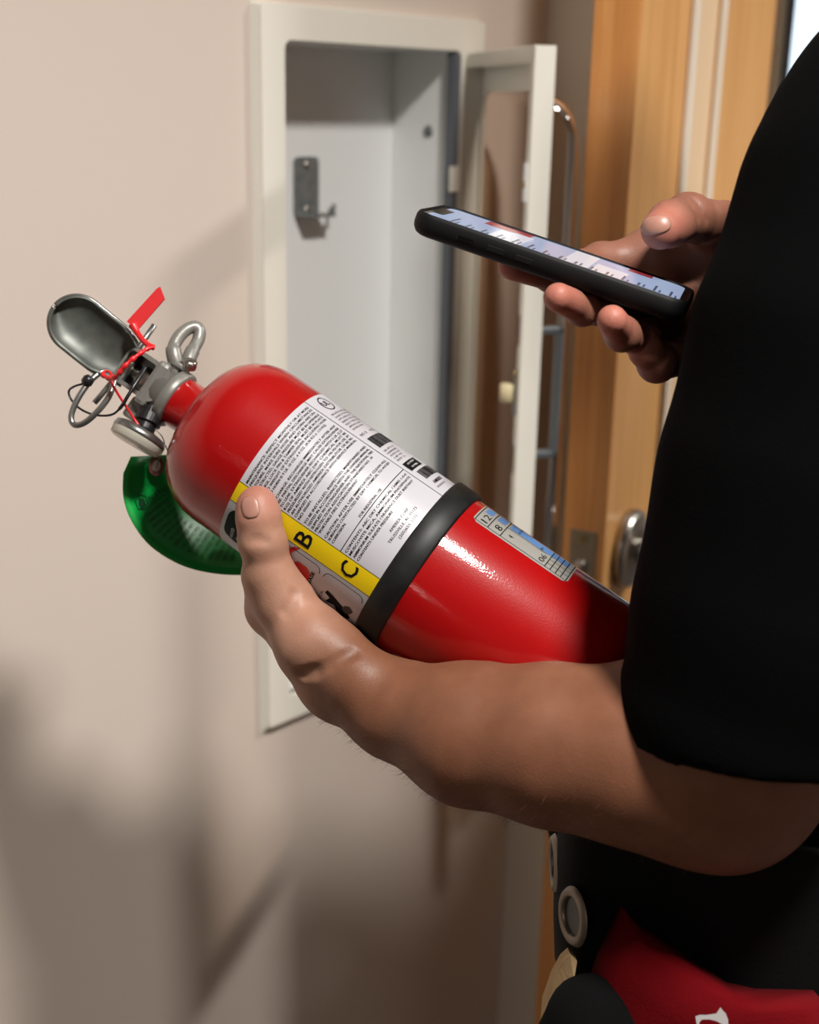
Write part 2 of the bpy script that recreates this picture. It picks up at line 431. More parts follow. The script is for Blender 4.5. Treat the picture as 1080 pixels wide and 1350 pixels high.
# round rose and knob
RZ = 1.046
kn = MB().lathe(dp(0.072, TH, RZ), E, [(0, 0.043), (0.006, 0.0435), (0.011, 0.042), (0.0145, 0.036), (0.016, 0.018)], 40).build('knob_rose', M['brushed'], door, smooth=True)
hub = MB().lathe(dp(0.072, TH, RZ), E, [(0.014, 0.015), (0.02, 0.013), (0.05, 0.013), (0.054, 0.011)], 24)
hub.lathe(dp(0.072, TH, RZ), E, [(0.034, 0.013), (0.038, 0.022), (0.046, 0.0265), (0.056, 0.0265), (0.062, 0.022), (0.064, 0.010), (0.0642, 0.0)], 32, capped=False)
hub.build('knob', M['brushed'], kn, smooth=True)
for z in (0.25, 1.05, 1.85):
    MB().lathe(dp(LW - 0.002, TH + 0.006, z), ZU, [(0, 0.007), (0.1, 0.007)], 12).build('hinge', M['brushed'], door)
# the room behind the door: cream wall, window and blind
RB = 3.1
MB().box(np.array([-0.6, RB, 0]), np.array([1.412, 0, 0]), np.array([0, 0.08, 0]), ZU * CEIL).build('wall_cream', M['cream_room'], kind='structure')
wn = MB()
for x0, x1 in ((0.812, 0.830), (1.33, 1.37)): wn.box([x0, RB - 0.02, 0.1], [x1 - x0, 0, 0], [0, 0.07, 0], ZU * 2.3)
wn.box([0.83, RB - 0.02, 0.06], [0.54, 0, 0], [0, 0.07, 0], ZU * 0.05); wn.box([0.83, RB - 0.02, 2.36], [0.54, 0, 0], [0, 0.07, 0], ZU * 0.05)
wn.build('window_1', M['dark_trim'], kind='structure')
MB().box([0.83, RB, 0], [0.73, 0, 0], [0, 0.08, 0], ZU * 0.08).build('trim_4', M['cream_room'], kind='structure')
MB().box([1.36, RB, 0], [0.20, 0, 0], [0, 0.08, 0], ZU * CEIL).build('wall_window', M['cream_room'], kind='structure')
bl = thing('window_blind', 'blue fabric blind covering the window seen through the door glass', 'blind', (0.91, RB - 0.06, 2.33))
MB().box([0.898, RB - 0.065, 2.30], [0.43, 0, 0], [0, 0.03, 0], ZU * 0.035).build('headrail', M['dark_trim'], bl)
MB().box([0.898, RB - 0.052, 0.15], [0.42, 0, 0], [0, 0.004, 0], ZU * 2.15).build('fabric', M['blind'], bl)

# ceiling downlights
M['lens'] = mat('lamp_lens', (1, 1, 1), 0.4, Emission_Color=(1.0, 0.93, 0.84, 1), Emission_Strength=6.0)
for i, (t, o, pw) in enumerate(LAMPS):
    p = wp(t, o, CEIL)
    d = thing('downlight', ['round recessed downlight above the camera, nearest the cabinet', 'round recessed downlight second from the cabinet, behind the camera', 'round recessed downlight above the ajar wooden door', 'round recessed downlight third from the cabinet, well behind the camera', 'round recessed downlight at the back end of the corridor', 'round recessed downlight at the far front end beyond the door'][i], 'ceiling light', p, 'corridor downlights')
    MB().lathe(p, -ZU, [(-0.001, 0.085), (0.004, 0.10), (0.006, 0.125), (0.0, 0.13)], 32, capped=False).build('trim_ring', M['white_steel'], d, smooth=True)
    MB().lathe(p, -ZU, [(0.001, 0.088), (0.0025, 0.0)], 32, capped=False).build('lens', M['lens'], d)
    lamp(p - ZU * 0.012, 0.20, pw)
sp_ = wp(-5.0, CORR, 1.71)
sco = thing('wall_sconce', 'small frosted wall lamp on the far side of the corridor', 'wall lamp', sp_)
MB().box(wp(-5.05, CORR - 0.015, 1.50), U * 0.10, N * 0.015, ZU * 0.42, bev=0.003).build('back_plate', M['brushed'], sco)
MB().box(wp(-5.04, CORR - 0.055, 1.53), U * 0.08, N * 0.04, ZU * 0.36, bev=0.008).build('shade', mat('frosted_shade', (1, 1, 1), 0.5, Emission_Color=(1, 0.95, 0.88, 1), Emission_Strength=45.0), sco)
# ------------------------------------------------------------------ extinguisher cabinet
cab = thing('extinguisher_cabinet', 'open white steel wall cabinet with a clear bubble door, empty inside', 'cabinet', wp(0.155, 0, CZ0))
def rrect(t0, t1, z0, z1, r, n=5):
    P = []
    for (ct, cz, a0) in ((t1 - r, z1 - r, 0), (t0 + r, z1 - r, 90), (t0 + r, z0 + r, 180), (t1 - r, z0 + r, 270)):
        for k in range(n + 1):
            a = math.radians(a0 + 90 * k / n); P.append((ct + r * math.cos(a), cz + r * math.sin(a)))
    return P
# trim frame: rounded opening, face standing proud, outer return to the wall
def frame_mesh(outer, inner, o_face, o_wall, lip):
    n = len(inner); V = []; F = []
    rings = [(outer, o_wall), (outer2, o_face - 0.002), (outer2, o_face), (inner, o_face), ([(a, b) for a, b in inner], o_face - lip)]
    for P, o in rings: V += [wp(a, o, b) for a, b in P]
    for r in range(len(rings) - 1):
        for i in range(n):
            j = (i + 1) % n; F.append((r * n + i, r * n + j, (r + 1) * n + j, (r + 1) * n + i))
    return V, F
outer = rrect(CT0, CT1, CZ0, CZ1, 0.0025); inner = rrect(OT0, OT1 - 0.002, OZ0, OZ1, 0.008); outer2 = rrect(-0.0037, 0.3013, 0.8785, 1.582, 0.0025)
V, F = frame_mesh(outer, inner, 0.010, 0.0, 0.012)
mesh_obj('trim_frame', V, F, M['white_steel'], cab, weld=True)
bx = MB(); D0 = 0.09
bx.box(wp(OT0 - 0.003, -D0 - 0.0015, OZ0 - 0.003), U * (OT1 - OT0 + 0.006), N * 0.0015, ZU * (OZ1 - OZ0 + 0.006)); bx.build('back_panel', M['white_inner'], cab)
for nm, t in (('side_panel', OT0 - 0.003), ('side_panel', OT1)):
    MB().box(wp(t, -D0, OZ0 - 0.003), U * 0.003, N * (D0 + 0.004), ZU * (OZ1 - OZ0 + 0.006)).build(nm, M['white_inner'], cab)
MB().box(wp(OT0 - 0.003, -D0, OZ1), U * (OT1 - OT0 + 0.006), N * (D0 + 0.004), ZU * 0.003).build('top_panel', M['white_inner'], cab)
MB().box(wp(OT0 - 0.003, -D0, OZ0 - 0.003), U * (OT1 - OT0 + 0.006), N * (D0 + 0.004), ZU * 0.003).build('bottom_panel', M['white_inner'], cab)
# screw head with washer on the right side panel
def wall_side_pt(off, z): return wp(OT1 - 0.0002, off, z)
sc = MB().lathe(wall_side_pt(-0.036, 1.472), -U, [(0, 0.0065), (0.001, 0.006), (0.0012, 0.004), (0.003, 0.0035), (0.0034, 0.0)], 20, capped=False)
sc.build('side_screw', M['zinc'], cab, smooth=True)
# hanging bracket on the back
bk = []
hb = MB()
bt0, bt1, bz0, bz1 = 0.122, 0.1558, 1.386, 1.4455
P = [wp(a, -D0, b) for a, b in rrect(bt0, bt1, bz0, bz1, 0.006)]
hb.prism(P, N * 0.003)
hb.box(wp(bt0, -D0, bz0), U * (bt1 - bt0), N * 0.030, ZU * 0.003, bev=0.001)
hb.box(wp(bt0 + 0.001, -D0 + 0.026, bz0), U * 0.008, N * 0.003, ZU * 0.009, bev=0.001)
hb.box(wp(bt1 - 0.009, -D0 + 0.026, bz0), U * 0.008, N * 0.003, ZU * 0.009, bev=0.001)
hook = hb.build('hanging_bracket', M['zinc'], cab, label='zinc hanging bracket screwed to the back panel')
arm = smooth_path([wp(bt1 - 0.010, -D0 + 0.016, bz0 + 0.0015), wp(bt1 - 0.002, -D0 + 0.018, bz0 + 0.001), wp(bt1 + 0.005, -D0 + 0.019, bz0 + 0.003), wp(bt1 + 0.006, -D0 + 0.019, bz0 + 0.012)], 5)
MB().tube(arm, 0.0022, 8).build('hook', M['zinc'], hook, smooth=True)
MB().lathe(wp(0.139, -D0 + 0.003, 1.4375), N, [(0, 0.0048), (0.0015, 0.0045), (0.0025, 0.0025), (0.0026, 0)], 20, capped=False).build('screw', M['brushed'], hook, smooth=True)
MB().lathe(wp(0.139, -D0 + 0.003, 1.392), N, [(0, 0.0048), (0.0015, 0.0045), (0.0025, 0.0025), (0.0026, 0)], 20, capped=False).build('screw', M['brushed'], hook, smooth=True)
# catch keeper on the left jamb of the opening and the speck below the top
MB().box(wp(OT0 + 0.0002, -0.03, 1.215), U * 0.004, N * 0.018, ZU * 0.03, bev=0.001).build('catch_keeper', M['zinc'], cab)

# door of the cabinet: flanged pan frame, clear bubble, pull, roller catch
hx = wp(0.272, 0.012, 0)[:2]; fx = np.array([0.0995, 1.189])
Gd = np.array([*(fx - hx), 0.0]); DW = np.linalg.norm(Gd); Gd /= DW
Ed = np.array([-Gd[1], Gd[0], 0.0])            # towards the outer face of the door (right of the picture)
H0 = np.array([hx[0], hx[1], 0.0])
def cd(s, e, z): return H0 + Gd * s + Ed * e + ZU * z
DZ0, DZ1 = 0.907, 1.5505; FD = 0.0195          # flange depth
cdo = []
pan = MB()
bw = 0.021
# free-edge box: outer edge face, outer face strip, inner return lip with two notches
def strip(s0, s1, e0, e1, z0, z1, bev=0.0009): pan.box(cd(s0, e0, z0), Gd * (s1 - s0), Ed * (e1 - e0), ZU * (z1 - z0), bev=bev)
strip(DW - 0.0022, DW, 0, FD, DZ0, DZ1)                      # edge flange
strip(0, DW, FD - 0.0012, FD, DZ1 - bw, DZ1); strip(0, DW, FD - 0.0012, FD, DZ0, DZ0 + bw)
strip(0, bw - 0.010, FD - 0.0012, FD, DZ0 + bw, DZ1 - bw); strip(DW - bw, DW, FD - 0.0012, FD, DZ0 + bw, DZ1 - bw)
strip(0, DW, 0, FD, DZ1 - 0.0015, DZ1); strip(0, DW, 0, FD, DZ0, DZ0 + 0.0015); strip(0, 0.0015, 0, FD, DZ0, DZ1)
zN = [(1.3165, 1.2875), (1.193, 1.165)]
zc = [DZ1 - 0.0015, zN[0][0], zN[0][1], zN[1][0], zN[1][1], 1.04, 1.01, DZ0 + 0.0015]
for i in range(len(zc) - 1):
    wdt = 0.012 if i % 2 == 0 else 0.0075
    strip(DW - wdt, DW - 0.001, 0, 0.0013, zc[i + 1], zc[i], 0)
strip(0.0, DW, 0.0, 0.0013, DZ1 - 0.014, DZ1 - 0.001, 0)
cdr = pan.build('cabinet_door', M['white_steel'], cab, origin=cd(0, 0, DZ0))
# inner liner behind which the bubble is clamped
ln = MB(); ob = [(0.003, DZ0 + 0.003, DW - 0.003, DZ1 - 0.003)]
BS0, BS1, BZ0, BZ1 = 0.012, DW - 0.016, DZ0 + 0.040, DZ1 - 0.037
def ringp(s0, s1, z0, z1, r, n=6):
    return [(a, b) for a, b in rrect(s0, s1, z0, z1, r, n)]
A = ringp(0.004, DW - 0.004, DZ0 + 0.004, DZ1 - 0.004, 0.003); B = ringp(BS0, BS1, BZ0, BZ1, 0.022)
n = len(A); V = [cd(a, FD - 0.0035, b) for a, b in A] + [cd(a, FD - 0.0035, b) for a, b in B] + [cd(a, FD - 0.0015, b) for a, b in B] + [cd(a, FD - 0.0015, b) for a, b in A]
F = []
for r in range(3): F += [(r * n + i, r * n + (i + 1) % n, (r + 1) * n + (i + 1) % n, (r + 1) * n + i) for i in range(n)]
F += [(3 * n + i, 3 * n + (i + 1) % n, (i + 1) % n, i) for i in range(n)]
mesh_obj('door_liner', V, F, M['white_steel'], cdr, weld=True)
# clear bubble: flat rim, rounded shoulder, shallow dome; a real thin shell
def bubble(off):
    V = []; rings = []
    prof = [(0.0, 0.0), (0.002, 0.010), (0.006, 0.022), (0.013, 0.033), (0.024, 0.041), (0.042, 0.045), (0.075, 0.046)]
    for ins, e in prof:
        rr = max(0.022 + ins * 0.6, 0.004)
        s0, s1, z0, z1 = BS0 + ins, BS1 - ins, BZ0 + ins, BZ1 - ins
        rr = min(rr, (s1 - s0) / 2 - 0.001)
        rings.append([cd(a, FD - 0.002 + max(e - off, 0.0 if off == 0 else 0.0), b) for a, b in ringp(s0 + off, s1 - off, z0 + off, z1 - off, rr, 6)])
    n = len(rings[0]); V = [v for r in rings for v in r]; F = []
    for k in range(len(rings) - 1): F += [(k * n + i, k * n + (i + 1) % n, (k + 1) * n + (i + 1) % n, (k + 1) * n + i) for i in range(n)]
    F.append(tuple(range((len(rings) - 1) * n, len(rings) * n)))
    return V, F, n
V1, F1, n = bubble(0.0)
mesh_obj('bubble_pane', V1, F1, M['acrylic'], cdr, smooth=True)
# pull on the outside, seen past the free edge
pu = MB(); ps = DW - 0.010; pz0, pz1 = 1.180, 1.305; pe = 0.0235
pu.box(cd(ps - 0.008, FD, pz1 - 0.0065), Gd * 0.012, Ed * pe, ZU * 0.0065, bev=0.0012)
pu.box(cd(ps - 0.008, FD, pz0), Gd * 0.012, Ed * pe, ZU * 0.0065, bev=0.0012)
pu.box(cd(ps - 0.008, FD + pe - 0.006, pz0), Gd * 0.012, Ed * 0.006, ZU * (pz1 - pz0), bev=0.0012)
pu.box(cd(ps - 0.018, FD, pz0 - 0.01), Gd * 0.016, Ed * 0.0015, ZU * (pz1 - pz0 + 0.02), bev=0.0005)
pu.build('door_pull', M['handle_grey'], cdr)
# roller catch on the inner lip
rc = MB(); rz = 1.2415
rc.box(cd(DW - 0.030, -0.001, rz - 0.008), Gd * 0.018, Ed * 0.012, ZU * 0.016, bev=0.001)
rc.box(cd(DW - 0.016, -0.001, rz - 0.020), Gd * 0.008, Ed * 0.003, ZU * 0.044, bev=0.001)
rcp = rc.build('roller_catch', M['zinc'], cdr)
MB().lathe(cd(DW - 0.021, -0.005, rz - 0.0085), ZU, [(0, 0.006), (0.001, 0.0075), (0.016, 0.0075), (0.017, 0.006)], 20).build('roller', M['roller'], rcp, smooth=True)
MB().lathe(cd(DW - 0.012, -0.001, rz + 0.020), -Ed, [(0, 0.0035), (0.001, 0.0033), (0.0015, 0.0)], 14, capped=False).build('screw', M['brass_screw'], rcp)
kb = MB().box(cd(DW - 0.0125, -0.0022, 1.418), Gd * 0.010, Ed * 0.0022, ZU * 0.034, bev=0.0008).build('catch_plate', M['white_inner'], cdr)
MB().lathe(cd(DW - 0.0075, -0.0022, 1.433), -Ed, [(0, 0.0032), (0.001, 0.003), (0.0012, 0.0)], 14, capped=False).build('screw', M['brass_screw'], kb)
# hinge side: dark strip coloured as the shaded gap, and white hinge leaves
MB().box(wp(0.2570, -0.002, OZ0), U * 0.0095, N * 0.0115, ZU * (OZ1 - OZ0 - 0.002)).build('hinge_gap_shade', M['dark_gap'], cab)
for z in (1.425, 1.0):
    MB().box(wp(OT1 - 0.016, 0.0092, z - 0.013), U * 0.019, N * 0.003, ZU * 0.026, bev=0.0008).build('hinge', M['white_steel'], cab)

# ------------------------------------------------------------------ fire extinguisher
ta, aa = math.radians(8.0), math.radians(34.5)
Ac = np.array([-math.cos(aa) * math.cos(ta), -math.sin(aa) * math.cos(ta), math.sin(ta)])
xc = -np.array([0, 0, 1.0]) + Ac * Ac[2]; xc /= np.linalg.norm(xc); yc = np.cross(Ac, xc)
Cc = K(550, 748, 0.782); RAD = 0.054
Aw, xw, yw = CM @ Ac, CM @ xc, CM @ yc; Cw = toW(Cc)
def ex(s, phi, r):                               # millimetres along the axis, degrees round it, millimetres out
    a = math.radians(phi); return Cw + Aw * s / 1000 + (xw * math.cos(a) + yw * math.sin(a)) * r / 1000
def exc(s, phi, r):
    a = math.radians(phi); return Cc + Ac * s / 1000 + (xc * math.cos(a) + yc * math.sin(a)) * r / 1000
def al(s, p, t): return Cw + (Aw * s + yw * p + xw * t) / 1000   # along axis, up, towards the lens (mm)

M['red'] = noise_bump(mat('red_gloss_enamel', srgb(152, 6, 8), 0.4, 0.0, Coat_Weight=1.0, Coat_Roughness=0.07, Specular_IOR_Level=0.12), 800, 0.22, 0.0003, 2)
_nt = M['red'].node_tree; _nt.links.new([n_ for n_ in _nt.nodes if n_.type == 'BUMP'][0].outputs[0], _nt.nodes['Principled BSDF'].inputs['Coat Normal'])
M['label'] = mat('label_white_film', srgb(180, 179, 185), 0.33, 0.0)
noise_bump(M['label'], 700, 0.12, 0.0003, 2)
M['yellow'] = mat('label_yellow', srgb(222, 192, 16), 0.3)
M['ink'] = mat('black_ink', srgb(14, 14, 16), 0.7, 0.0, Specular_IOR_Level=0.15)
M['inkgrey'] = mat('grey_ink', srgb(72, 68, 66), 0.7, 0.0, Specular_IOR_Level=0.15)
M['red_ink'] = mat('red_ink', srgb(188, 28, 26), 0.4)
M['dkgreen'] = mat('dark_green_ink', srgb(6, 36, 28), 0.6, 0.0, Specular_IOR_Level=0.15)
M['white_ink'] = mat('white_ink', srgb(225, 225, 222), 0.4)
M['rubber'] = noise_col(mat('black_rubber', srgb(20, 22, 22), 0.5, 0.0, Specular_IOR_Level=0.35), 45, srgb(14, 15, 15), srgb(34, 37, 37), 0.45, 0.8)
M['cast'] = noise_bump(mat('cast_aluminium', srgb(128, 127, 122), 0.42, 0.35), 500, 0.3, 0.0003)
M['lever_steel'] = noise_col(mat('lever_steel', srgb(92, 96, 92), 0.42, 0.45), 90, srgb(84, 89, 85), srgb(104, 108, 103))
M['pin_steel'] = mat('pin_steel', srgb(150, 152, 150), 0.3, 0.9)
M['seal'] = mat('red_seal_plastic', srgb(214, 30, 38), 0.35, Subsurface_Weight=0.1)
M['black_plastic'] = mat('black_plastic', srgb(24, 24, 26), 0.35)
M['silver_sticker'] = mat('silver_sticker', srgb(160, 158, 152), 0.4, 0.3)
M['blue_ink'] = mat('blue_ink', srgb(76, 118, 170), 0.4)
M['gauge_glass'] = mat('gauge_lens_plastic', srgb(205, 202, 188), 0.2, 0.0, Alpha=0.75)
M['wire'] = mat('thin_wire', srgb(170, 168, 160), 0.3, 0.9)

ext = thing('fire_extinguisher', 'red fire extinguisher held slanting in the crook of the left arm', 'extinguisher', ex(-131, 0, 0))
prof = [(-131, 0), (-131, 38), (-130, 44), (-127, 49), (-122, 52.5), (-115, 54), (60, 54), (128, 54), (136, 53.4), (144, 51.2), (151, 47.6), (157, 42.5), (161, 37), (163.8, 30), (165.3, 24), (166.6, 18), (168.5, 16.4), (182, 16.2)]
MB().lathe(Cw, Aw, [(a / 1000, r / 1000) for a, r in prof], 96, x=xw, capped=False).build('cylinder', M['red'], ext, smooth=True)

def patch(name, s0, s1, p0, p1, r, m, parent=ext, nr=None, rnd=0, **kw):
    """a sheet bent round the cylinder; rnd rounds its corners (mm)"""
    nphi = max(3, int(abs(p1 - p0) / 2.5) + 1)
    V = []
    for i in range(nphi):
        p = p0 + (p1 - p0) * i / (nphi - 1)
        d = min(p - min(p0, p1), max(p0, p1) - p) * math.pi / 180 * 54
        ins = 0
        if rnd and d < rnd: ins = rnd - math.sqrt(max(rnd * rnd - (rnd - d) ** 2, 0))
        lo, hi = min(s0, s1) + ins, max(s0, s1) - ins
        for j in range(3): V.append(ex(lo + (hi - lo) * j / 2, p, r))
    F = grid_faces(nphi, 3)
    F = [f[::-1] for f in F]
    return mesh_obj(name, V, F, m, parent, smooth=True, **kw)
lab = patch('label', 7.2, 106.5, -128, 120, 54.12, M['label'], label='white instruction label with black print and a yellow class stripe')
S_LO, S_HI = 7.2, 106.5
def ink_curve(name, items, m, r=54.3, parent=lab):
    """items: list of (text, s of baseline, phi of the left end, size mm, optional width mm to fill)"""
    V = []; F = []
    for it in items:
        txt, s, ph, sz = it[:4]; fill = it[4] if len(it) > 4 else None; bold = it[5] if len(it) > 5 else 0.0
        tv, tf = text_mesh(txt, sz, 'LEFT', bold * sz)
        if not len(tv): continue
        tv = tv.copy(); tv[:, 0] -= tv[:, 0].min()
        if fill: tv[:, 0] *= fill / max(tv[:, 0].max(), 1e-6)
        n = len(V)
        for x, y in tv: V.append(ex(s + y, ph + math.degrees(x / 54.0), r))
        F += [tuple(i + n for i in f) for f in tf]
    return mesh_obj(name, V, F, m, parent)
def bars(name, rects, m, r=54.3, parent=lab):
    V = []; F = []
    for s0, s1, p0, p1 in rects:
        k = max(2, int(abs(p1 - p0) / 4) + 1); n = len(V)
        for i in range(k):
            p = p0 + (p1 - p0) * i / (k - 1); V += [ex(s0, p, r), ex(s1, p, r)]
        F += [(n + 2 * i, n + 2 * i + 1, n + 2 * i + 3, n + 2 * i + 2) for i in range(k - 1)]
    return mesh_obj(name, V, F, m, parent)
patch('yellow_stripe', S_LO, S_HI, -30.5, -16.8, 54.2, M['yellow'], lab)
bars('rule', [(S_LO, S_HI, -16.9, -16.6), (S_LO, S_HI, -30.9, -30.5), (S_LO, S_HI, 52.6, 53.0), (35.0, 35.5, -16.8, 52.6)], M['ink'])
ink_curve('class_letter', [('B', 52.0, -27.9, 15.0, 8.2, 0.012)], M['ink'], 54.4)
ink_curve('class_letter', [('C', 20.5, -28.0, 15.0, 8.6, 0.012)], M['ink'], 54.4)
ink_curve('class_letter', [('A', 85.0, -27.9, 15.0, 8.2, 0.012)], M['ink'], 54.4)
LFT = -15.2; FULL = math.radians(65.5) * 54
lines = [('MAINTENANCE: INSPECT MONTHLY OR AT MORE', 1), ('FREQUENT INTERVALS WHEN CIRCUMSTANCES', 1), ('REQUIRE. MAKE SURE HOSE AND HORN ARE UN-', 1),
 ('OBSTRUCTED, GAUGE PRESSURE MUST BE IN OPERABLE', 1), ('RANGE, LOCK PIN & TAMPER SEAL MUST BE IN PLACE', 1), ('AND WEIGHT OF EXTINGUISHER INCLUDING HOSE', 1),
 ('AND HORN IS 9 LB. 10 OZ. ± 4 OZ. (4.36 KG ± .113 KG)', .93), (None, 0), ('RECHARGE: RECHARGE IMMEDIATELY AFTER ANY', 1), ('USE. PARTIAL DISCHARGE MAY CAUSE EXTINGUISHER', 1),
 ('TO LEAK. EXTINGUISHER RECHARGED WITH 5 LB. (2.27', 1), ('KG) OF AMEREX ABC DRY CHEMICAL MUST BE', 1), ('PRESSURIZED WITH NITROGEN TO 195 PSI FOR USE. BY', 1),
 ('AN AUTHORIZED AMEREX DISTRIBUTOR OR BE RE-', 1), ('CHARGED IN ACCORDANCE WITH SERVICE MANUAL', 1), ('NO 05601.', .22), (None, 0),
 ('TO BE INSTALLED, INSPECTED, MAINTAINED AND', 1), ('TESTED IN ACCORDANCE WITH THE OWNERS MANUAL', 1), ('SUPPLIED W/ EXTINGUISHER AND THE NATIONAL FIRE', 1),
 ('PROTECTION ASSOCIATION STANDARD NO. 10', .93), ('"PORTABLE FIRE EXTINGUISHERS"', .62), (None, 0), ('CAUTION: AFTER USE IMMEDIATELY CLEAN ALL', 1), ('SURFACES CONTACTED BY DRY CHEMICAL TO AVOID', 1), ('CORROSION.', .22)]
items = []; s = 101.6; pitch = (101.6 - 41.0) / (len(lines) - 1 - 0.9)
for tx, fr_ in lines:
    if tx is None: s -= pitch * 0.7; continue
    items.append((tx, s, LFT, 2.2, FULL * fr_, 0.012)); s -= pitch
ink_curve('instruction_print', items, M['ink'])
ink_curve('industrial_print', [('FOR INDUSTRIAL USE', 36.4, 7, 2.3, 21, 0.012)], M['ink'])
it2 = []; s = 31.6
for tx, fr_ in [('CONTENTS: ABC DRY CHEMICAL / HMIS 1-0-0', 1), ('MUSCOVITE MICA, AMMONIUM PHOSPHATE', 1), ('AMMONIUM SULFATE / NUISANCE DUST IRRITANT', .98), ('CONTENTS UNDER PRESSURE', .56)]:
    it2.append((tx, s, LFT, 2.2, FULL * fr_, 0.012)); s -= 2.75
ink_curve('contents_print', it2, M['ink'])
ink_curve('address_print', [('AMEREX CORP.', 17.2, 10, 2.5, 18), ('TRUSSVILLE, AL 35173', 14.0, 4, 2.5, 27), ('(205)655-3271', 10.9, 10, 2.5, 17)], M['ink'])
# narrow column along the upper edge: approval circle, small print, barcodes
cir = []
def ringv(s0, p0, r0, r1, n=32):
    V = [];
    for i in range(n):
        a = 2 * math.pi * i / n
        for rr in (r0, r1): V.append(ex(s0 + rr * math.cos(a), p0 + math.degrees(rr * math.sin(a) / 54), 54.3))
    return V, [(2 * i, 2 * i + 1, (2 * i + 3) % (2 * n), (2 * i + 2) % (2 * n)) for i in range(n)]
V, F = ringv(98, 67, 5.2, 6.0); mesh_obj('approval_ring', V, F, M['ink'], lab)
ink_curve('approval_print', [('UL', 96.5, 62.5, 5.5, 7.5, .02)], M['ink'])
small = []
s = 88.5
for tx, wd in [('FIRE EXTINGUISHER CLASSIFICATION', 30), ('3-A:40-B:C TESTED IN ACCORDANCE', 30), ('WITH ANSI/UL 299', 17), ('MARINE TYPE USCG TYPE A', 26), ('SIZE II TYPE B:C SIZE I', 24), ('APPROVAL 162.028', 17), ('EXTINGUISHER', 16)]:
    small.append((tx, s, 57.5, 2.0, wd)); s -= 2.55
small.append(('NO. 8', 67.0, 57.0, 3.0, 8)); small.append(('MODEL', 67.0, 72.0, 2.6, 9))
s = 50.5
for tx, wd in [('USE -40 TO 120', 15), ('FAHRENHEIT', 15), ('PATENT NOS', 14), ('5 081 942', 12), ('REV 12', 12)]:
    small.append((tx, s, 57.0, 2.0, wd)); s -= 2.4
ink_curve('column_print', small, M['inkgrey'])
rc_ = []; p = 58.0
while p < 88:
    wdt = random.choice([0.5, 0.8, 1.3]); rc_.append((54.5, 64.0, p, p + wdt)); p += wdt + random.choice([0.4, 0.7])
q = 59.0
while q < 84:
    wdt = random.choice([0.5, 0.9]); rc_.append((21.5, 29.0, q, q + wdt)); q += wdt + random.choice([0.4, 0.6])
bars('barcode', rc_, M['ink'])['kind'] = 'stuff'
bars('black_block', [(31.0, 38.0, 56.5, 76)], M['ink'])
ink_curve('block_print', [('U.S. PATENT', 35.4, 60, 1.8, 11), ('NUMBERS', 32.4, 61, 1.8, 9)], M['white_ink'], 54.45)
ink_curve('column_foot_print', [('AMEREX', 16.0, 60, 3.4, 14, .02), ('REORDER NO.', 12.8, 58, 1.9, 13)], M['ink'])
# panels below the stripe: rounded frames with pictograms
def rframe(s0, s1, p0, p1, rnd, wd=0.45):
    V = []; n = 0
    P = rrect(s0, s1, math.radians(p0) * 54, math.radians(p1) * 54, rnd, 5)
    Q = rrect(s0 + wd, s1 - wd, math.radians(p0) * 54 + wd, math.radians(p1) * 54 - wd, rnd - wd, 5)
    n = len(P); V = [ex(a, math.degrees(b / 54), 54.3) for a, b in P] + [ex(a, math.degrees(b / 54), 54.3) for a, b in Q]
    return V, [(i, (i + 1) % n, n + (i + 1) % n, n + i) for i in range(n)]
V1, F1 = rframe(39.5, 78, -82, -33.5, 4); V2, F2 = rframe(9.5, 37, -82, -33.5, 4)
mesh_obj('panel_frame', V1 + V2, F1 + [tuple(i + len(V1) for i in f) for f in F2], M['ink'], lab)
def poly(name, pts, m, r=54.35, parent=lab):      # pts in (s, phi)
    c = np.mean(pts, 0); V = [ex(*c, r)] + [ex(a, b, r) for a, b in pts]; n = len(pts)
    return mesh_obj(name, V, [(0, 1 + i, 1 + (i + 1) % n) for i in range(n)], m, parent)
poly('fuel_can_mark', [(44, -43), (48, -40), (54, -40), (56.5, -43), (56.5, -53), (53, -57), (46, -57), (43.5, -53)], M['red_ink'])
poly('flame_mark', [(56, -43), (60, -38), (58, -33), (56, -30.5), (60, -32), (63.5, -37), (63, -43), (67, -42), (69, -38), (70, -45), (66, -49), (60, -50)], M['red_ink'])
poly('splash_mark', [(66, -41), (70, -36), (72, -34), (71, -39), (73, -43), (74, -49), (70, -53), (60, -59), (56, -57), (60, -51)], M['ink'])
ink_curve('panel_print', [('LIQUIDS', 42.0, -74, 3.0, 14, .03), ('GREASE', 42.0, -57, 3.0, 16, .03), ('ELECTRICAL', 33.0, -70, 2.2, 20)], M['ink'])
poly('plug_mark', [(12, -57), (16, -52), (21, -50), (27, -47), (31, -46), (32, -49), (28, -51), (30, -57), (24, -55), (21, -59), (16, -63)], M['ink'])
poly('outlet_mark', [(12, -49.5), (15, -47), (18, -49), (19, -53), (16, -55), (13, -53)], M['inkgrey'], 54.4)
# green rounded field by the thumb
patch('class_a_field', 84, 104, -63, -33.5, 54.25, M['dkgreen'], lab, rnd=8)
ink_curve('class_a_print', [('GAS', 90, -60, 6.5, 14, .02), ('WOOD', 97, -60, 3, 10)], M['white_ink'], 54.5)

# rubber strap with its edge rolls
sp = [(7.0, 54.2), (7.0, 56.2), (6.0, 57.0), (-7.5, 57.0), (-8.6, 56.2), (-8.6, 54.2)]
MB().lathe(Cw, Aw, [(a / 1000 + 0.0005, r / 1000) for a, r in sp], 96, x=xw, capped=False).build('rubber_band', M['rubber'], ext, smooth=True)
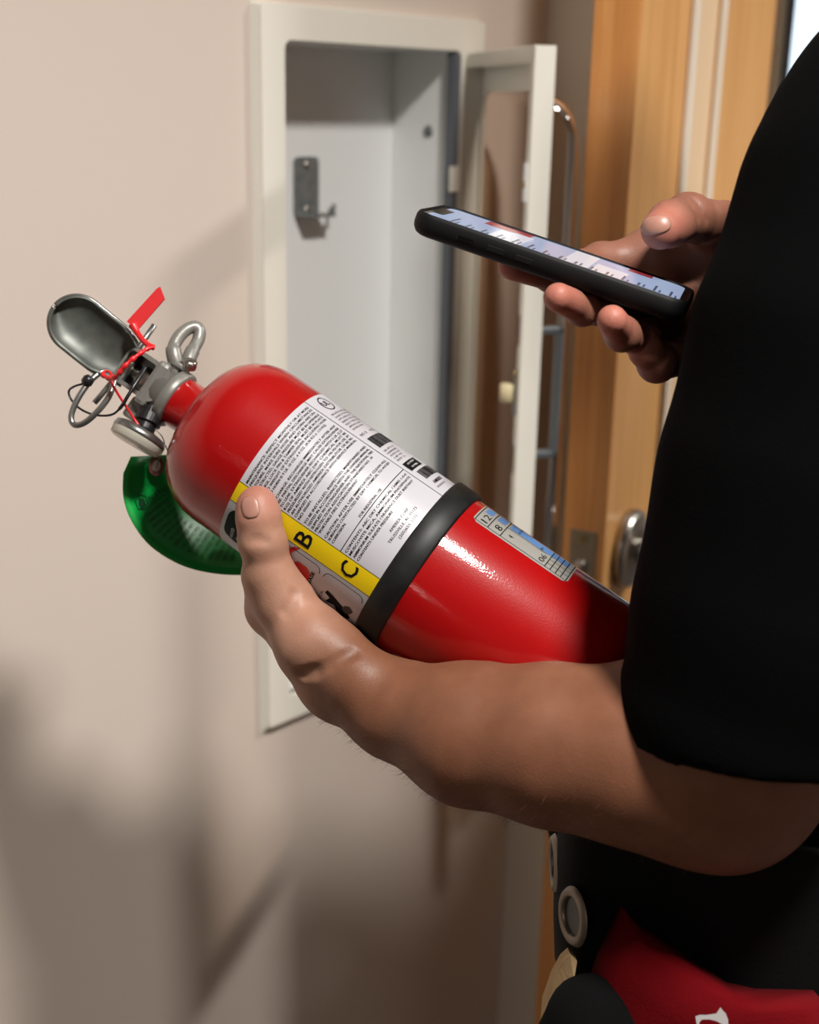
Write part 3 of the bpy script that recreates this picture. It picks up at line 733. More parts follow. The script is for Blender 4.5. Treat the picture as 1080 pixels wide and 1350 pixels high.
# month and year sticker
stk = patch('date_sticker', -79, -14, 50.5, 81, 54.15, M['silver_sticker'], rnd=3, label='silver inspection date sticker with a small grid')
bb = [(-78, -15, 52.2, 52.6), (-78, -15, 79.2, 79.6), (-15.6, -15, 52.2, 79.6), (-24.3, -23.7, 52.2, 79.6), (-33, -32.4, 52.2, 79.6), (-78, -77.4, 52.2, 79.6), (-60, -33, 66, 66.3)]
for k in range(4): bb.append((-63.6 - 3.6 * k, -63 - 3.6 * k, 52.2, 79.6))
for k in range(4): bb.append((-77.6, -63, 57 + 5.2 * k, 57.4 + 5.2 * k))
bars('sticker_grid', bb, M['ink'], 54.3, stk)
bars('sticker_band', [(-22, -17, 67, 78.5), (-31, -25.5, 67, 78.5), (-75, -34, 67.5, 78.5)], M['blue_ink'], 54.25, stk)
ink_curve('sticker_number', [('12', -22.5, 55, 6.5, 9), ('8', -31.5, 56.5, 7.0, 4.5), ('4', -39.5, 57.0, 5), ('06', -61.5, 54.5, 5.5, 8), ('YEAR', -57, 66, 2.5), ('MO. YR. OF MFG.', -41, 68, 2)], M['ink'], 54.35, stk)

# ---- valve
def vs(s): return 181.0 + (s - 184.5) * 0.74
vb = MB()
vcol = MB().lathe(Cw, Aw, [(0.181, 0.0145), (0.181, 0.0180), (0.1818, 0.0188), (0.1872, 0.0188), (0.188, 0.0180), (0.1885, 0.0162), (0.196, 0.0155)], 48, x=xw)
vb.box(al(vs(200), -15, -13), Aw * 0.009, yw * 0.031, xw * 0.028, bev=0.003)
valve = vb.build('valve_body', M['cast'], ext, smooth=False)
vcol.build('collar', M['cast'], valve, smooth=True)
# side port carrying the gauge and the boss carrying the hanging loop
MB().box(al(vs(199), -26, -8), Aw * 0.013, yw * 0.014, xw * 0.016, bev=0.002).build('gauge_port', M['cast'], valve)
MB().box(al(vs(196), 10, -6), Aw * 0.010, yw * 0.011, xw * 0.013, bev=0.002).build('loop_boss', M['cast'], valve)
# yoke: two cheeks, a web and a window towards the lens
def frame_prism(P, Q, d):
    P = [np.asarray(p) for p in P]; Q = [np.asarray(q) for q in Q]; n = len(P)
    V = P + Q + [p + d for p in P] + [q + d for q in Q]; F = []
    for i in range(n):
        j = (i + 1) % n
        F += [(i, j, n + j, n + i), (2 * n + i, 3 * n + i, 3 * n + j, 2 * n + j), (i, 2 * n + i, 2 * n + j, j), (n + i, n + j, 3 * n + j, 3 * n + i)]
    return V, F
Po = [al(a, b, 14) for a, b in rrect(189.5, 221, -11, 13.5, 6, 5)]; Qi = [al(a, b, 14) for a, b in rrect(199.5, 219.5, -8.5, 11, 3, 5)]
V, F = frame_prism(Po, Qi, -xw * 0.024)
mesh_obj('yoke', V, F, M['cast'], valve, weld=True)
MB().box(al(195, -9, -4), Aw * 0.025, yw * 0.021, xw * 0.003).build('yoke_back', M['cast'], valve)
MB().lathe(al(vs(212), -1, 0), Aw, [(0, 0.0085), (0.008, 0.0085), (0.010, 0.0065), (0.0155, 0.006), (0.016, 0.0)], 28, capped=False).build('valve_stem', M['brushed'], valve, smooth=True)
# channel levers
def channel(name, path, widths, depth, thick, side, m, tip=True):
    """U-section strip following path (list of (s, p, t) mm); flanges towards `side` (+1 = towards the lens)"""
    V = []; F = []; nu = len(path); prof_n = 13
    for i, (pt, wd) in enumerate(zip(path, widths)):
        a = np.array(path[max(i - 1, 0)], float); b = np.array(path[min(i + 1, nu - 1)], float); T = (b - a) / np.linalg.norm(b - a)
        T = Aw * T[0] + yw * T[1] + xw * T[2]; c = al(*pt)
        S = yw - T * (yw @ T); S /= np.linalg.norm(S); Nn = np.cross(T, S)
        if Nn @ xw < 0: Nn = -Nn
        for k in range(prof_n):
            q = -1 + 2 * k / (prof_n - 1); ang = q * 1.25
            V.append(c + (S * (wd / 2) * math.sin(ang) / math.sin(1.25) + Nn * side * depth * (1 - math.cos(ang)) / (1 - math.cos(1.25))) / 1000)
    F = grid_faces(nu, prof_n)
    o = mesh_obj(name, V, F, m, ext, smooth=True)
    md = o.modifiers.new('thickness', 'SOLIDIFY'); md.thickness = thick; md.offset = 0
    return o
def tipw(w, n, L, taper):
    out = []
    for i in range(n):
        x = i / (n - 1)
        out.append(w)
    return out
def lever_path(s0, s1, p0, p1, t0, t1, w0, w1, n=22, nose=0.0):
    path = []; wd = []
    for i in range(n):
        u_ = i / (n - 1)
        path.append((s0 + (s1 - s0) * u_, p0 + (p1 - p0) * u_, t0 + (t1 - t0) * u_ + 2.5 * math.sin(u_ * math.pi)))
        wv = w0 + (w1 - w0) * min(1, u_ / 0.3) ** 0.8
        e = (1 - u_) * math.hypot(s1 - s0, t1 - t0)
        if e < w1 / 2: wv *= math.sqrt(max(1 - ((w1 / 2 - e) / (w1 / 2)) ** 2, 0.0025))
        wd.append(wv)
    # finer rings at the nose
    for k in range(1, 5):
        pass
    return path, wd
def nose_fix(path, wd, w1):
    P = [np.array(p, float) for p in path]; out = []; wo = []
    L = np.linalg.norm(P[-1] - P[0]); base = int(len(P) * 0.5)
    for i in range(base): out.append(tuple(P[i])); wo.append(wd[i])
    start = P[base]; end = P[-1]
    for k in range(0, 15):
        a = math.pi / 2 * k / 14; rem = np.linalg.norm(end - start)
        d = rem - w1 / 2
        pos = (start + (end - start) * ((d + (w1 / 2) * math.sin(a)) / rem)) if k > 0 or d >= 0 else start
        out.append(tuple(pos)); wo.append(max(w1 * math.cos(a), w1 * 0.03))
    return out, wo
pa, wd = lever_path(220, 268, 1, 6, 6, 30, 21, 34); pa, wd = nose_fix(pa, wd, 34)
channel('carry_handle', pa, wd, 7.5, 0.0016, 1, M['lever_steel'])
pa, wd = lever_path(219, 275, 1, 6, -5, 16, 20, 35.5); pa, wd = nose_fix(pa, wd, 35.5)
channel('squeeze_lever', pa, wd, 8.0, 0.0016, 1, M['pin_steel'])
# rivet through the levers
MB().tube([al(218, -13, 6), al(218, 12, 6)], 0.0028, 12).build('pivot_rivet', M['pin_steel'], ext, smooth=True)
# pull pin: rod through the yoke with its ring
pin = MB().tube([al(220.5, 31, 4), al(220.5, 10, 4), al(221.5, -22, 8), al(222, -30, 9)], 0.0018, 10).build('pull_pin', M['pin_steel'], ext, smooth=True)
rp = smooth_path([KW(143, 489, .800), KW(131, 492, .797), KW(116, 506, .793), KW(102, 527, .790), KW(94, 548, .789), KW(98, 560, .788), KW(112, 557, .786), KW(130, 541, .784), KW(144, 522, .785), KW(150, 504, .790), KW(153, 498, .794)], 5)
MB().tube(rp, 0.0019, 10).build('ring', M['pin_steel'], pin, smooth=True)
# hanging loop with its screw
lo = [KW(*q) for q in [(233, 480, .806), (230, 470, .806), (229, 458, .808), (236, 444, .812), (247, 434, .816), (258, 431, .818), (263, 437, .818), (261, 449, .816), (255, 460, .812), (250, 471, .808), (248, 481, .806)]]
hl = MB().tube(smooth_path(lo, 4), [0.0050] * 8 + [0.0040] * 25 + [0.0046] * 8, 12)
hl.box(KW(231, 474, .812), toW(K(252, 487, .812)) - KW(231, 474, .812), toW(K(231, 474, .800)) - KW(231, 474, .812), KW(226, 480, .812) - KW(231, 474, .812), bev=0.001)
hlp = hl.build('hanging_loop', M['cast'], ext, smooth=True)
MB().lathe(KW(250, 481, .802), toW(K(252, 474, .800)) - KW(250, 481, .802), [(-0.002, 0.0045), (0.0025, 0.0045), (0.0035, 0.003), (0.0037, 0)], 16, capped=False).build('screw', M['brushed'], hlp, smooth=True)
# pressure gauge: black stem, round case seen from its edge, clear lens
gA = KW(197, 537, .803); gB = KW(183, 575, .800); gd = gB - gA; gd /= np.linalg.norm(gd)
gst = MB().lathe(KW(201, 541, .803), KW(190, 566, .799) - KW(201, 541, .803), [(-0.002, 0.0075), (0.003, 0.0075), (0.0035, 0.0085), (0.009, 0.0085), (0.0095, 0.0065), (0.0135, 0.0065), (0.015, 0.0085)], 26).build('gauge_stem', M['black_plastic'], ext, smooth=False)
gax = KW(181, 578, .797) - KW(190, 561, .797); gax = gax / np.linalg.norm(gax) + xw * 0.16; gax /= np.linalg.norm(gax)
gp = MB().lathe(KW(189, 565, .797), gax, [(0, 0.005), (0.0008, 0.013), (0.002, 0.0165), (0.0045, 0.0172), (0.006, 0.0172)], 44, capped=True).build('pressure_gauge', M['pin_steel'], ext, smooth=True)
MB().lathe(KW(189, 565, .797), gax, [(0.006, 0.0170), (0.0105, 0.0165), (0.0115, 0.0150), (0.0118, 0)], 44, capped=False).build('gauge_lens', M['gauge_glass'], gp, smooth=True)
MB().lathe(KW(189, 565, .797), gax, [(0.0062, 0.0160), (0.0066, 0.0)], 36, capped=False).build('dial', M['white_ink'], gp)
MB().box(KW(189, 565, .797) + gax * 0.0074 - xw * 0.0004, gax * 0.0005, xw * 0.0012, yw * 0.010).build('needle', M['ink'], gp)
# tamper seal: twisted red strap, its flag and its tail
ts = smooth_path([KW(*q) for q in [(203, 458, .778), (196, 459, .776), (186, 465, .772), (174, 474, .769), (163, 484, .768), (156, 493, .770), (148, 499, .776), (139, 497, .782), (135, 492, .784), (141, 489, .786), (147, 494, .782), (147, 504, .780), (156, 520, .782), (167, 537, .786), (176, 551, .789), (183, 561, .789)]], 5)
rr = [0.0014 + 0.0004 * math.sin(i * 1.4) if i < 40 else 0.0008 for i in range(len(ts))]
sl = MB().tube(ts, rr, 8).build('tamper_seal', M['seal'], ext, smooth=True, label='red twisted tamper seal with a flat red flag')
fl = [KW(167, 424, .790), KW(173, 417, .790), KW(207, 380, .790), KW(211, 378, .790), KW(217, 394, .790), KW(183, 433, .790), KW(178, 432, .790)]
MB().prism(fl, xw * -0.0012).build('seal_flag', M['seal'], sl)
st_ = smooth_path([KW(175, 428, .790), KW(182, 440, .788), KW(189, 449, .784), KW(197, 456, .779), KW(203, 458, .778)], 5)
MB().tube(st_, [0.0028, 0.0026, 0.0024, 0.0022, 0.002] + [0.0018] * (len(st_) - 5), 8).build('seal_strap', M['seal'], sl, smooth=True)
# black tie hooked through the ring and the yoke
bt = smooth_path([KW(*q) for q in [(191, 484, .787), (185, 496, .782), (176, 510, .778), (168, 523, .776), (160, 536, .777), (149, 546, .779), (134, 548, .782), (118, 545, .786), (103, 537, .790), (93, 525, .792), (91, 515, .792), (99, 509, .793), (110, 506, .792), (117, 504, .791)]], 5)
rr = [0.0014 if i < 12 else (0.0011 if i < 22 else 0.0007) for i in range(len(bt))]
MB().tube(bt, rr, 8).lathe(KW(115, 503, .792), yw, [(-0.003, 0.002), (-0.001, 0.0036), (0.002, 0.0036), (0.004, 0.002)], 10).build('black_tie', M['black_plastic'], ext, smooth=True)

# ------------------------------------------------------------------ green inspection tag, curled behind the cylinder
M['green'] = mat('green_tag_plastic', srgb(0, 150, 62), 0.38, Subsurface_Weight=0.0)
M['green'].node_tree.nodes['Principled BSDF'].inputs['Transmission Weight'].default_value = 0.0
M['tag_ink'] = mat('tag_dark_ink', srgb(8, 58, 30), 0.5)
tag = thing('inspection_tag', 'curled green inspection tag wired below the pressure gauge', 'tag', KW(206, 600, .82))
edge = smooth_path([K(163, 622, .815), K(163, 655, .815), K(174, 687, .816), K(199, 720, .820), (K(240, 745, .828)), K(285, 756, .838), K(330, 757, .850), K(375, 748, .862), K(410, 735, .872)], 5)
nT = len(edge); nW = 13; TV = []
ends = smooth_path([K(262, 598, .850), K(262, 605, .856), K(268, 618, .862), K(284, 634, .872), K(305, 646, .882), K(330, 652, .892), K(355, 650, .900), K(380, 640, .905), K(405, 625, .91)], 5)
for i in range(nT):
    for j in range(nW):
        v = j / (nW - 1); p = edge[i] * (1 - v) + ends[i] * v
        bulge = math.sin(math.pi * v) * 0.006
        p = p + np.array([0, 0, 1.0]) * bulge
        TV.append(toW(p))
# chamfered corner at the eyelet end
for (i, j, q) in ((0, 0, K(163, 624, .815)), (0, 1, K(173, 602, .818)), (0, 2, K(184, 601.5, .822))): TV[i * nW + j] = toW(q)
for j in range(3, nW): TV[j] = TV[2] + (TV[nW - 1] - TV[2]) * (j - 2) / (nW - 3)
to = mesh_obj('tag_sheet', TV, grid_faces(nT, nW), M['green'], tag, smooth=True)
md = to.modifiers.new('thickness', 'SOLIDIFY'); md.thickness = 0.0007; md.offset = 0
TVa = np.array(TV).reshape(nT, nW, 3)
view = lambda p: (EYE - p) / np.linalg.norm(EYE - p)
def tagpt(a, b, lift=0.0009):
    """a along the tag 0..1, b across 0..1"""
    x = np.clip(a, 0, 1) * (nT - 1.001); y = np.clip(b, 0, 1) * (nW - 1.001); i, j = int(x), int(y); fx_, fy_ = x - i, y - j
    p = (TVa[i, j] * (1 - fx_) + TVa[i + 1, j] * fx_) * (1 - fy_) + (TVa[i, j + 1] * (1 - fx_) + TVa[i + 1, j + 1] * fx_) * fy_
    n_ = np.cross(TVa[i + 1, j] - TVa[i, j], TVa[i, j + 1] - TVa[i, j]); n_ /= np.linalg.norm(n_) + 1e-12
    if n_ @ view(p) < 0: n_ = -n_
    return p + n_ * lift
eye = KW(206, 614, .829)
yv = view(eye)
up_ = np.cross(yv, [1, 0, 0]); up_ /= np.linalg.norm(up_); rt_ = np.cross(up_, yv)
MB().lathe(eye + yv * 0.001, yv, [(0, 0.0036), (0.0012, 0.0036), (0.0012, 0.0065), (0, 0.0068)], 28, x=up_, capped=False, squash=0.75).build('eyelet', mat('brown_eyelet_ring', srgb(92, 52, 40), 0.6), tag, label='brown reinforced eyelet')
MB().lathe(eye + yv * 0.0012, yv, [(0, 0.0038), (0.0002, 0.0)], 24, x=up_, capped=False, squash=0.75).build('eyelet_hole', mat('pale_eyelet_washer', srgb(205, 195, 182), 0.6), tag)
wr = MB()
wr.tube(smooth_path([KW(206, 618, .825), KW(209, 607, .822), KW(213, 598, .812), KW(217, 588, .803), KW(214, 576, .799), KW(205, 566, .797)], 5), 0.0004, 6)
wr.tube(smooth_path([KW(228, 610, .828), KW(223, 598, .82), KW(218, 587, .804)], 5), 0.0004, 6)
wr.build('tag_wire', M['wire'], tag)
V = []; F = []
def tag_text(txt, a0, b0, size, fill, m=None):
    tv, tf = text_mesh(txt, 1.0)
    tv = tv.copy(); tv[:, 0] -= tv[:, 0].min(); tv[:, 0] *= fill / tv[:, 0].max(); n = len(V)
    for x, y in tv: V.append(tagpt(a0 - y * size, b0 + x))
    F.extend([tuple(i + n for i in f) for f in tf])
tag_text('NATIONAL', 0.215, 0.25, 0.042, 0.42); tag_text('EXTINGUISHER SERVICE', 0.235, 0.26, 0.014, 0.38)
tag_text('WWW.NATIONALEXTINGUISHERSERVICE.COM', 0.262, 0.26, 0.012, 0.42)
for k in range(15):
    a = 0.275 + k * 0.028
    tag_text(random.choice(['TYPE OF SERVICE  NEW', 'RECHARGED  A B C', 'INSPECTED  HYDROTEST', 'SERVICED BY', 'JAN FEB MAR APR MAY', 'SIX YR. MAINT.']), a, 0.14, 0.022, 0.30)
n = len(V)
hexa = [(0.195 + 0.045 * math.cos(math.radians(60 * k)), 0.165 + 0.075 * math.sin(math.radians(60 * k))) for k in range(6)]
hexb = [(0.195 + 0.039 * math.cos(math.radians(60 * k)), 0.165 + 0.065 * math.sin(math.radians(60 * k))) for k in range(6)]
V += [tagpt(a, b) for a, b in hexa] + [tagpt(a, b) for a, b in hexb]
F += [(n + i, n + (i + 1) % 6, n + 6 + (i + 1) % 6, n + 6 + i) for i in range(6)]
n = len(V); fl_ = [(0.228, 0.16), (0.22, 0.135), (0.20, 0.125), (0.185, 0.14), (0.165, 0.155), (0.18, 0.175), (0.175, 0.195), (0.20, 0.205), (0.222, 0.19)]
V += [tagpt(0.202, 0.165)] + [tagpt(a, b) for a, b in fl_]; F += [(n, n + 1 + i, n + 1 + (i + 1) % 9) for i in range(9)]
mesh_obj('tag_print', V, F, M['tag_ink'], tag)
# ------------------------------------------------------------------ phone in its case
Lp = np.array([-0.92, -0.35, 0.15]); Lp /= np.linalg.norm(Lp)
Wp = np.array([0.25, -0.26, 0.93]); Wp -= Lp * (Wp @ Lp); Wp /= np.linalg.norm(Wp)
Np = np.cross(Lp, Wp)
if Np[1] > 0: Np = -Np
Pc = K(738, 330, 0.718)
PL, PW, PT = 0.1545, 0.077, 0.0125             # case
Lw, Ww, Nw, Pw = CM @ Lp, CM @ Wp, CM @ Np, toW(Pc)
def ph(l, v, n): return Pw + Lw * l + Ww * v + Nw * n      # metres; n = 0 is the top of the rim
M['case'] = noise_bump(mat('black_phone_case', (0.0035, 0.0035, 0.004, 1), 0.6, 0.0, Specular_IOR_Level=0.2), 500, 0.15, 0.0002)
M['phone_glass'] = mat('black_phone_glass', srgb(10, 10, 12), 0.05, 0.0, Coat_Weight=1.0)
M['screen'] = mat('lit_screen', srgb(70, 75, 85), 0.06, 0.0, Emission_Color=srgb(178, 196, 232), Emission_Strength=0.62)
M['screen_red'] = mat('lit_screen_red', srgb(90, 30, 36), 0.1, 0.0, Emission_Color=srgb(176, 60, 72), Emission_Strength=0.5)
M['screen_grey'] = mat('lit_screen_text', srgb(40, 44, 54), 0.1, 0.0, Emission_Color=srgb(84, 92, 112), Emission_Strength=0.5)
M['screen_reflection'] = mat('painted_screen_reflection', srgb(90, 90, 92), 0.1, 0.0, Emission_Color=srgb(222, 224, 236), Emission_Strength=0.72)  # glowing colour for reflections painted onto the screen
phone = thing('smartphone', 'lit smartphone in a black case held in the right hand', 'phone', ph(0, 0, -PT))
def rr2(hl, hw, r, n=7):
    P = []
    for cx, cy, a0 in ((hl - r, hw - r, 0), (-hl + r, hw - r, 90), (-hl + r, -hw + r, 180), (hl - r, -hw + r, 270)):
        for k in range(n + 1):
            a = math.radians(a0 + 90 * k / n); P.append((cx + r * math.cos(a), cy + r * math.sin(a)))
    return P
def rings(levels, capb=True, capt=False):
    V = []; n = None
    for hl, hw, r, z in levels:
        P = rr2(hl, hw, r); n = len(P); V += [ph(a, b, z) for a, b in P]
    F = []
    for q in range(len(levels) - 1): F += [(q * n + i, q * n + (i + 1) % n, (q + 1) * n + (i + 1) % n, (q + 1) * n + i) for i in range(n)]
    if capb: F.append(tuple(range(n))[::-1])
    if capt: F.append(tuple(range((len(levels) - 1) * n, len(levels) * n)))
    return V, F
a, b = PL / 2, PW / 2
V, F = rings([(a - 0.0045, b - 0.0045, 0.008, -PT), (a - 0.002, b - 0.002, 0.0105, -PT + 0.0012), (a - 0.0004, b - 0.0004, 0.012, -PT + 0.0038), (a, b, 0.0125, -0.006), (a - 0.0003, b - 0.0003, 0.0122, -0.002), (a - 0.0012, b - 0.0012, 0.0115, -0.0002), (a - 0.0018, b - 0.0018, 0.011, 0), (a - 0.0022, b - 0.0022, 0.0105, -0.0012)])
mesh_obj('case', V, F, M['case'], phone, smooth=True, weld=True)
V, F = rings([(a - 0.0022, b - 0.0022, 0.0105, -0.003), (a - 0.0022, b - 0.0022, 0.0105, -0.0011), (a - 0.003, b - 0.003, 0.0098, -0.0009)], capt=True)
body_ph = mesh_obj('glass_front', V, F, M['phone_glass'], phone)
V, F = rings([(a - 0.0062, b - 0.0052, 0.007, -0.00075)], capb=False, capt=True)
scr = mesh_obj('screen', V, F, M['screen'], phone)
def sq(name, rects, m, z=-0.0007, par=scr):
    V = []; F = []
    for l0, l1, v0, v1 in rects:
        n = len(V); V += [ph(l0, v0, z), ph(l1, v0, z), ph(l1, v1, z), ph(l0, v1, z)]; F.append((n, n + 1, n + 2, n + 3))
    return mesh_obj(name, V, F, m, par)
V = [ph(p_, q_, -0.00068) for p_, q_ in [(a - 0.0062, -0.017), (a - 0.0062, 0.017), (a - 0.0115, 0.0155), (a - 0.0118, 0.012), (a - 0.0118, -0.012), (a - 0.0115, -0.0155)]]
mesh_obj('notch', V, [tuple(range(6))], M['phone_glass'], scr)
sq('header_band', [(0.047, 0.020, 0.012, 0.033)], M['screen_red']); sq('header_band', [(-0.052, -0.038, 0.020, 0.033)], M['screen_red'])
sq('pale_reflection', [(0.018, 0.036, -0.033, 0.018), (-0.022, -0.040, -0.033, 0.005), (-0.006, -0.020, -0.033, 0.033)], M['screen_reflection'])  # reflections on the glass, laid in as pale glowing patches
rows = []
for k in range(15):
    l = 0.058 - k * 0.0088; rows.append((l, l - 0.0013, -0.030, -0.030 + random.uniform(0.012, 0.026)))
    
    rows.append((l - 0.003, l - 0.0040, -0.030, -0.030 + random.uniform(0.006, 0.014)))
sq('list_rows', rows, M['screen_grey'], -0.00065)
# side buttons and mute-switch opening on the near long edge
for l0, l1, nm in ((0.050, 0.040, 'mute_opening'), (0.033, 0.023, 'volume_button'), (0.017, 0.007, 'volume_button')):
    MB().box(ph(l1, -b + 0.0003, -0.0078), Lw * (l0 - l1), -Ww * (0.0009 if 'vol' in nm else 0.0006), Nw * 0.0030, bev=0.0003).build(nm, M['case'] if 'vol' in nm else M['phone_glass'], phone)

# ------------------------------------------------------------------ the man
def skin_mat():
    m = mat('skin', srgb(186, 138, 112), 0.5, 0.0, Subsurface_Weight=0.12, Subsurface_Scale=0.01, Specular_IOR_Level=0.35)
    m.node_tree.nodes['Principled BSDF'].inputs['Subsurface Radius'].default_value = (1.0, 0.35, 0.2)
    nt = m.node_tree; b_ = nt.nodes['Principled BSDF']
    at = nt.nodes.new('ShaderNodeAttribute'); at.attribute_name = 'tone'
    tc = nt.nodes.new('ShaderNodeTexCoord')
    nz = nt.nodes.new('ShaderNodeTexNoise'); nz.inputs['Scale'].default_value = 55; nz.inputs['Detail'].default_value = 5
    cr = nt.nodes.new('ShaderNodeValToRGB'); cr.color_ramp.elements[0].position = 0.3; cr.color_ramp.elements[0].color = (0.86, 0.80, 0.78, 1)
    cr.color_ramp.elements[1].position = 0.7; cr.color_ramp.elements[1].color = (1.06, 1.04, 1.03, 1)
    mx = nt.nodes.new('ShaderNodeMix'); mx.data_type = 'RGBA'; mx.blend_type = 'MULTIPLY'; mx.inputs[0].default_value = 1.0
    nt.links.new(tc.outputs['Object'], nz.inputs['Vector']); nt.links.new(nz.outputs['Fac'], cr.inputs['Fac'])
    nt.links.new(at.outputs['Color'], mx.inputs[6]); nt.links.new(cr.outputs['Color'], mx.inputs[7]); nt.links.new(mx.outputs[2], b_.inputs['Base Color'])
    vo = nt.nodes.new('ShaderNodeTexVoronoi'); vo.inputs['Scale'].default_value = 750
    n2 = nt.nodes.new('ShaderNodeTexNoise'); n2.inputs['Scale'].default_value = 260; n2.inputs['Detail'].default_value = 4
    ad = nt.nodes.new('ShaderNodeMath'); ad.operation = 'ADD'
    nt.links.new(tc.outputs['Object'], vo.inputs['Vector']); nt.links.new(tc.outputs['Object'], n2.inputs['Vector'])
    nt.links.new(vo.outputs['Distance'], ad.inputs[0]); nt.links.new(n2.outputs['Fac'], ad.inputs[1])
    bp = nt.nodes.new('ShaderNodeBump'); bp.inputs['Strength'].default_value = 0.16; bp.inputs['Distance'].default_value = 0.0004
    nt.links.new(ad.outputs[0], bp.inputs['Height']); nt.links.new(bp.outputs['Normal'], b_.inputs['Normal'])
    return m
M['skin'] = skin_mat()
M['nail'] = mat('fingernail', srgb(172, 122, 106), 0.38, 0.0, Subsurface_Weight=0.1)
M['shirt'] = noise_bump(mat('black_cotton_knit', (0.0011, 0.0012, 0.0014, 1), 0.95, 0.0, Specular_IOR_Level=0.06), 700, 0.4, 0.0006)
M['trousers'] = noise_bump(mat('black_work_cloth', (0.0016, 0.0016, 0.0018, 1), 0.95, 0.0, Specular_IOR_Level=0.1), 500, 0.4, 0.0005)
M['hair'] = noise_bump(mat('brown_hair', srgb(52, 36, 26), 0.6), 300, 0.8, 0.002)
M['shoe'] = mat('black_leather', srgb(20, 18, 17), 0.45)

# --- left forearm and hand (lens frame)
ELB = K(958, 1030, 0.662); SHL = K(1190, 190, 0.63)
WR = K(450, 900, 0.752)
fl = Field([-0.125, -0.045, 0.575], [0.34, 0.21, 0.90], 0.00145)
arm_pts = [WR, K(522, 935, .736), K(620, 967, .714), K(730, 982, .695), K(835, 995, .679), K(920, 1018, .666), ELB]
arm_r = [0.0205, 0.0262, 0.0375, 0.0415, 0.0450, 0.0430, 0.0410]
fl.chain(arm_pts, arm_r, 0.012)
fl.cone(K(905, 990, .672), K(1010, 900, .655), 0.045, 0.052, 0.02)
fl.cone(ELB, K(1030, 850, .65), 0.040, 0.052, 0.02)
fl.cone(K(975, 965, .66), K(1050, 780, .645), 0.048, 0.053, 0.02)
palm = fl
mcp = {'index': exc(57, -96, 73), 'middle': exc(40, -110, 73), 'ring': exc(21, -122, 72), 'little': exc(3, -131, 71)}
for kx, r in (('index', .0135), ('middle', .0135), ('ring', .0125), ('little', .0115)):
    fl.cone(WR, mcp[kx], 0.0165, r, 0.012)
fl.cone(mcp['index'], mcp['middle'], .0135, .0135, 0.006); fl.cone(mcp['middle'], mcp['ring'], .0135, .0125, 0.006); fl.cone(mcp['ring'], mcp['little'], .0125, .0115, 0.006)
# wrist heads and thenar mass
fl.cone(K(424, 886, .752), K(364, 812, .772), 0.0150, 0.0130, 0.012)
fl.cone(K(460, 884, .738), K(412, 846, .744), 0.0160, 0.0200, 0.010)
fl.cone(K(410, 849, .745), K(373, 796, .752), 0.0195, 0.0148, 0.010)
fl.cone(K(436, 862, .750), K(396, 810, .764), 0.016, 0.013, 0.010)
fl.cone(K(473, 897, .735), K(446, 866, .740), 0.0175, 0.0150, 0.012)
th_pts = [K(374, 790, .750), K(356, 755, .746), K(347, 715, .742), K(341, 684, .739), K(337, 667, .7385)]
fl.chain(th_pts, [.0160, .0132, .0118, .0116, .0102], 0.006)
fl.cone(mcp['index'], th_pts[0], .0125, .0135, 0.010); fl.cone(K(352, 800, .775), K(350, 762, .752), .0125, .0120, 0.010)
fl.ell(K(346, 716, .741), [np.array([.0128, 0, 0]), np.array([0, .010, 0]), np.array([0, 0, .0125])], 0.006)
fl.ell(K(341, 676, .738), [np.array([.0108, 0, 0]), np.array([0, .0145, 0]), np.array([0, 0, .0100])], 0.005)
base = fl.copy()
def finger(F0, base_f, P, R, k):
    g = base_f.copy(); 
    for i in range(len(P) - 1): g.cone(P[i], P[i + 1], R[i], R[i + 1], k if i == 0 else 0.003)
    for p_, r_ in zip(P[1:-1], R[1:-1]): g.ell(p_, [np.array([r_ * 1.07, 0, 0]), np.array([0, r_ * 1.07, 0]), np.array([0, 0, r_ * 1.07])], 0.003)
    F0.merge(g)
fing = {'index': ([mcp['index'], exc(75, -137, 64.5), exc(86, -160, 63), exc(92, -181, 62)], [.0120, .0098, .0088, .0080]),
        'middle': ([mcp['middle'], exc(55, -151, 64.5), exc(66, -176, 63), exc(73, -198, 62)], [.0122, .0100, .0090, .0082]),
        'ring': ([mcp['ring'], exc(35, -161, 64.5), exc(45, -185, 63), exc(52, -205, 62)], [.0115, .0095, .0086, .0078]),
        'little': ([mcp['little'], exc(13, -162, 63.5), exc(21, -182, 62), exc(27, -198, 61)], [.0102, .0084, .0077, .0070])}
for kx, (P, R) in fing.items(): finger(fl, base, P, R, 0.006)
# creases: wrist folds, web of the thumb, knuckle folds
def crease(F0, P, r, k=0.0015):
    for i in range(len(P) - 1): F0.cone(P[i], P[i + 1], r, r, k, 's')
def surf(F0, px, py, D0, D1, step=0.0008):
    """first depth at which the ray through a pixel meets the field"""
    D = D0
    while D < D1:
        p = K(px, py, D); i = [int(round((p[q] - F0.lo[q]) / F0.h)) for q in range(3)]
        if all(0 <= i[q] < F0.f.shape[q] for q in range(3)) and F0.f[i[0], i[1], i[2]] < 0: return p
        D += step
    return None
def crease_px(F0, pts, r, dep=0.0, k=0.002, D0=0.6, D1=0.85):
    Q = [surf(F0, *q, D0, D1) for q in pts]; Q = [q for q in Q if q is not None]
    Q = [q - q / np.linalg.norm(q) * dep for q in Q]
    if len(Q) > 1: crease(F0, Q, r, k)
CREASES = [([(396, 893), (412, 888), (430, 878), (450, 866), (468, 856)], .0050, .0044),
           ([(375, 806), (385, 796), (392, 781)], .0050, .0046),
           ([(326, 715), (338, 712), (352, 714)], .004, .0035)]
for P, r, dpt in CREASES: crease_px(fl, P, r, dpt)
# flesh gives way to the cylinder it holds
fl.cyl(Cc, Ac, -0.131, 0.135, RAD + 0.0009, 0.002, 's')
LV, LF = fl.mesh()

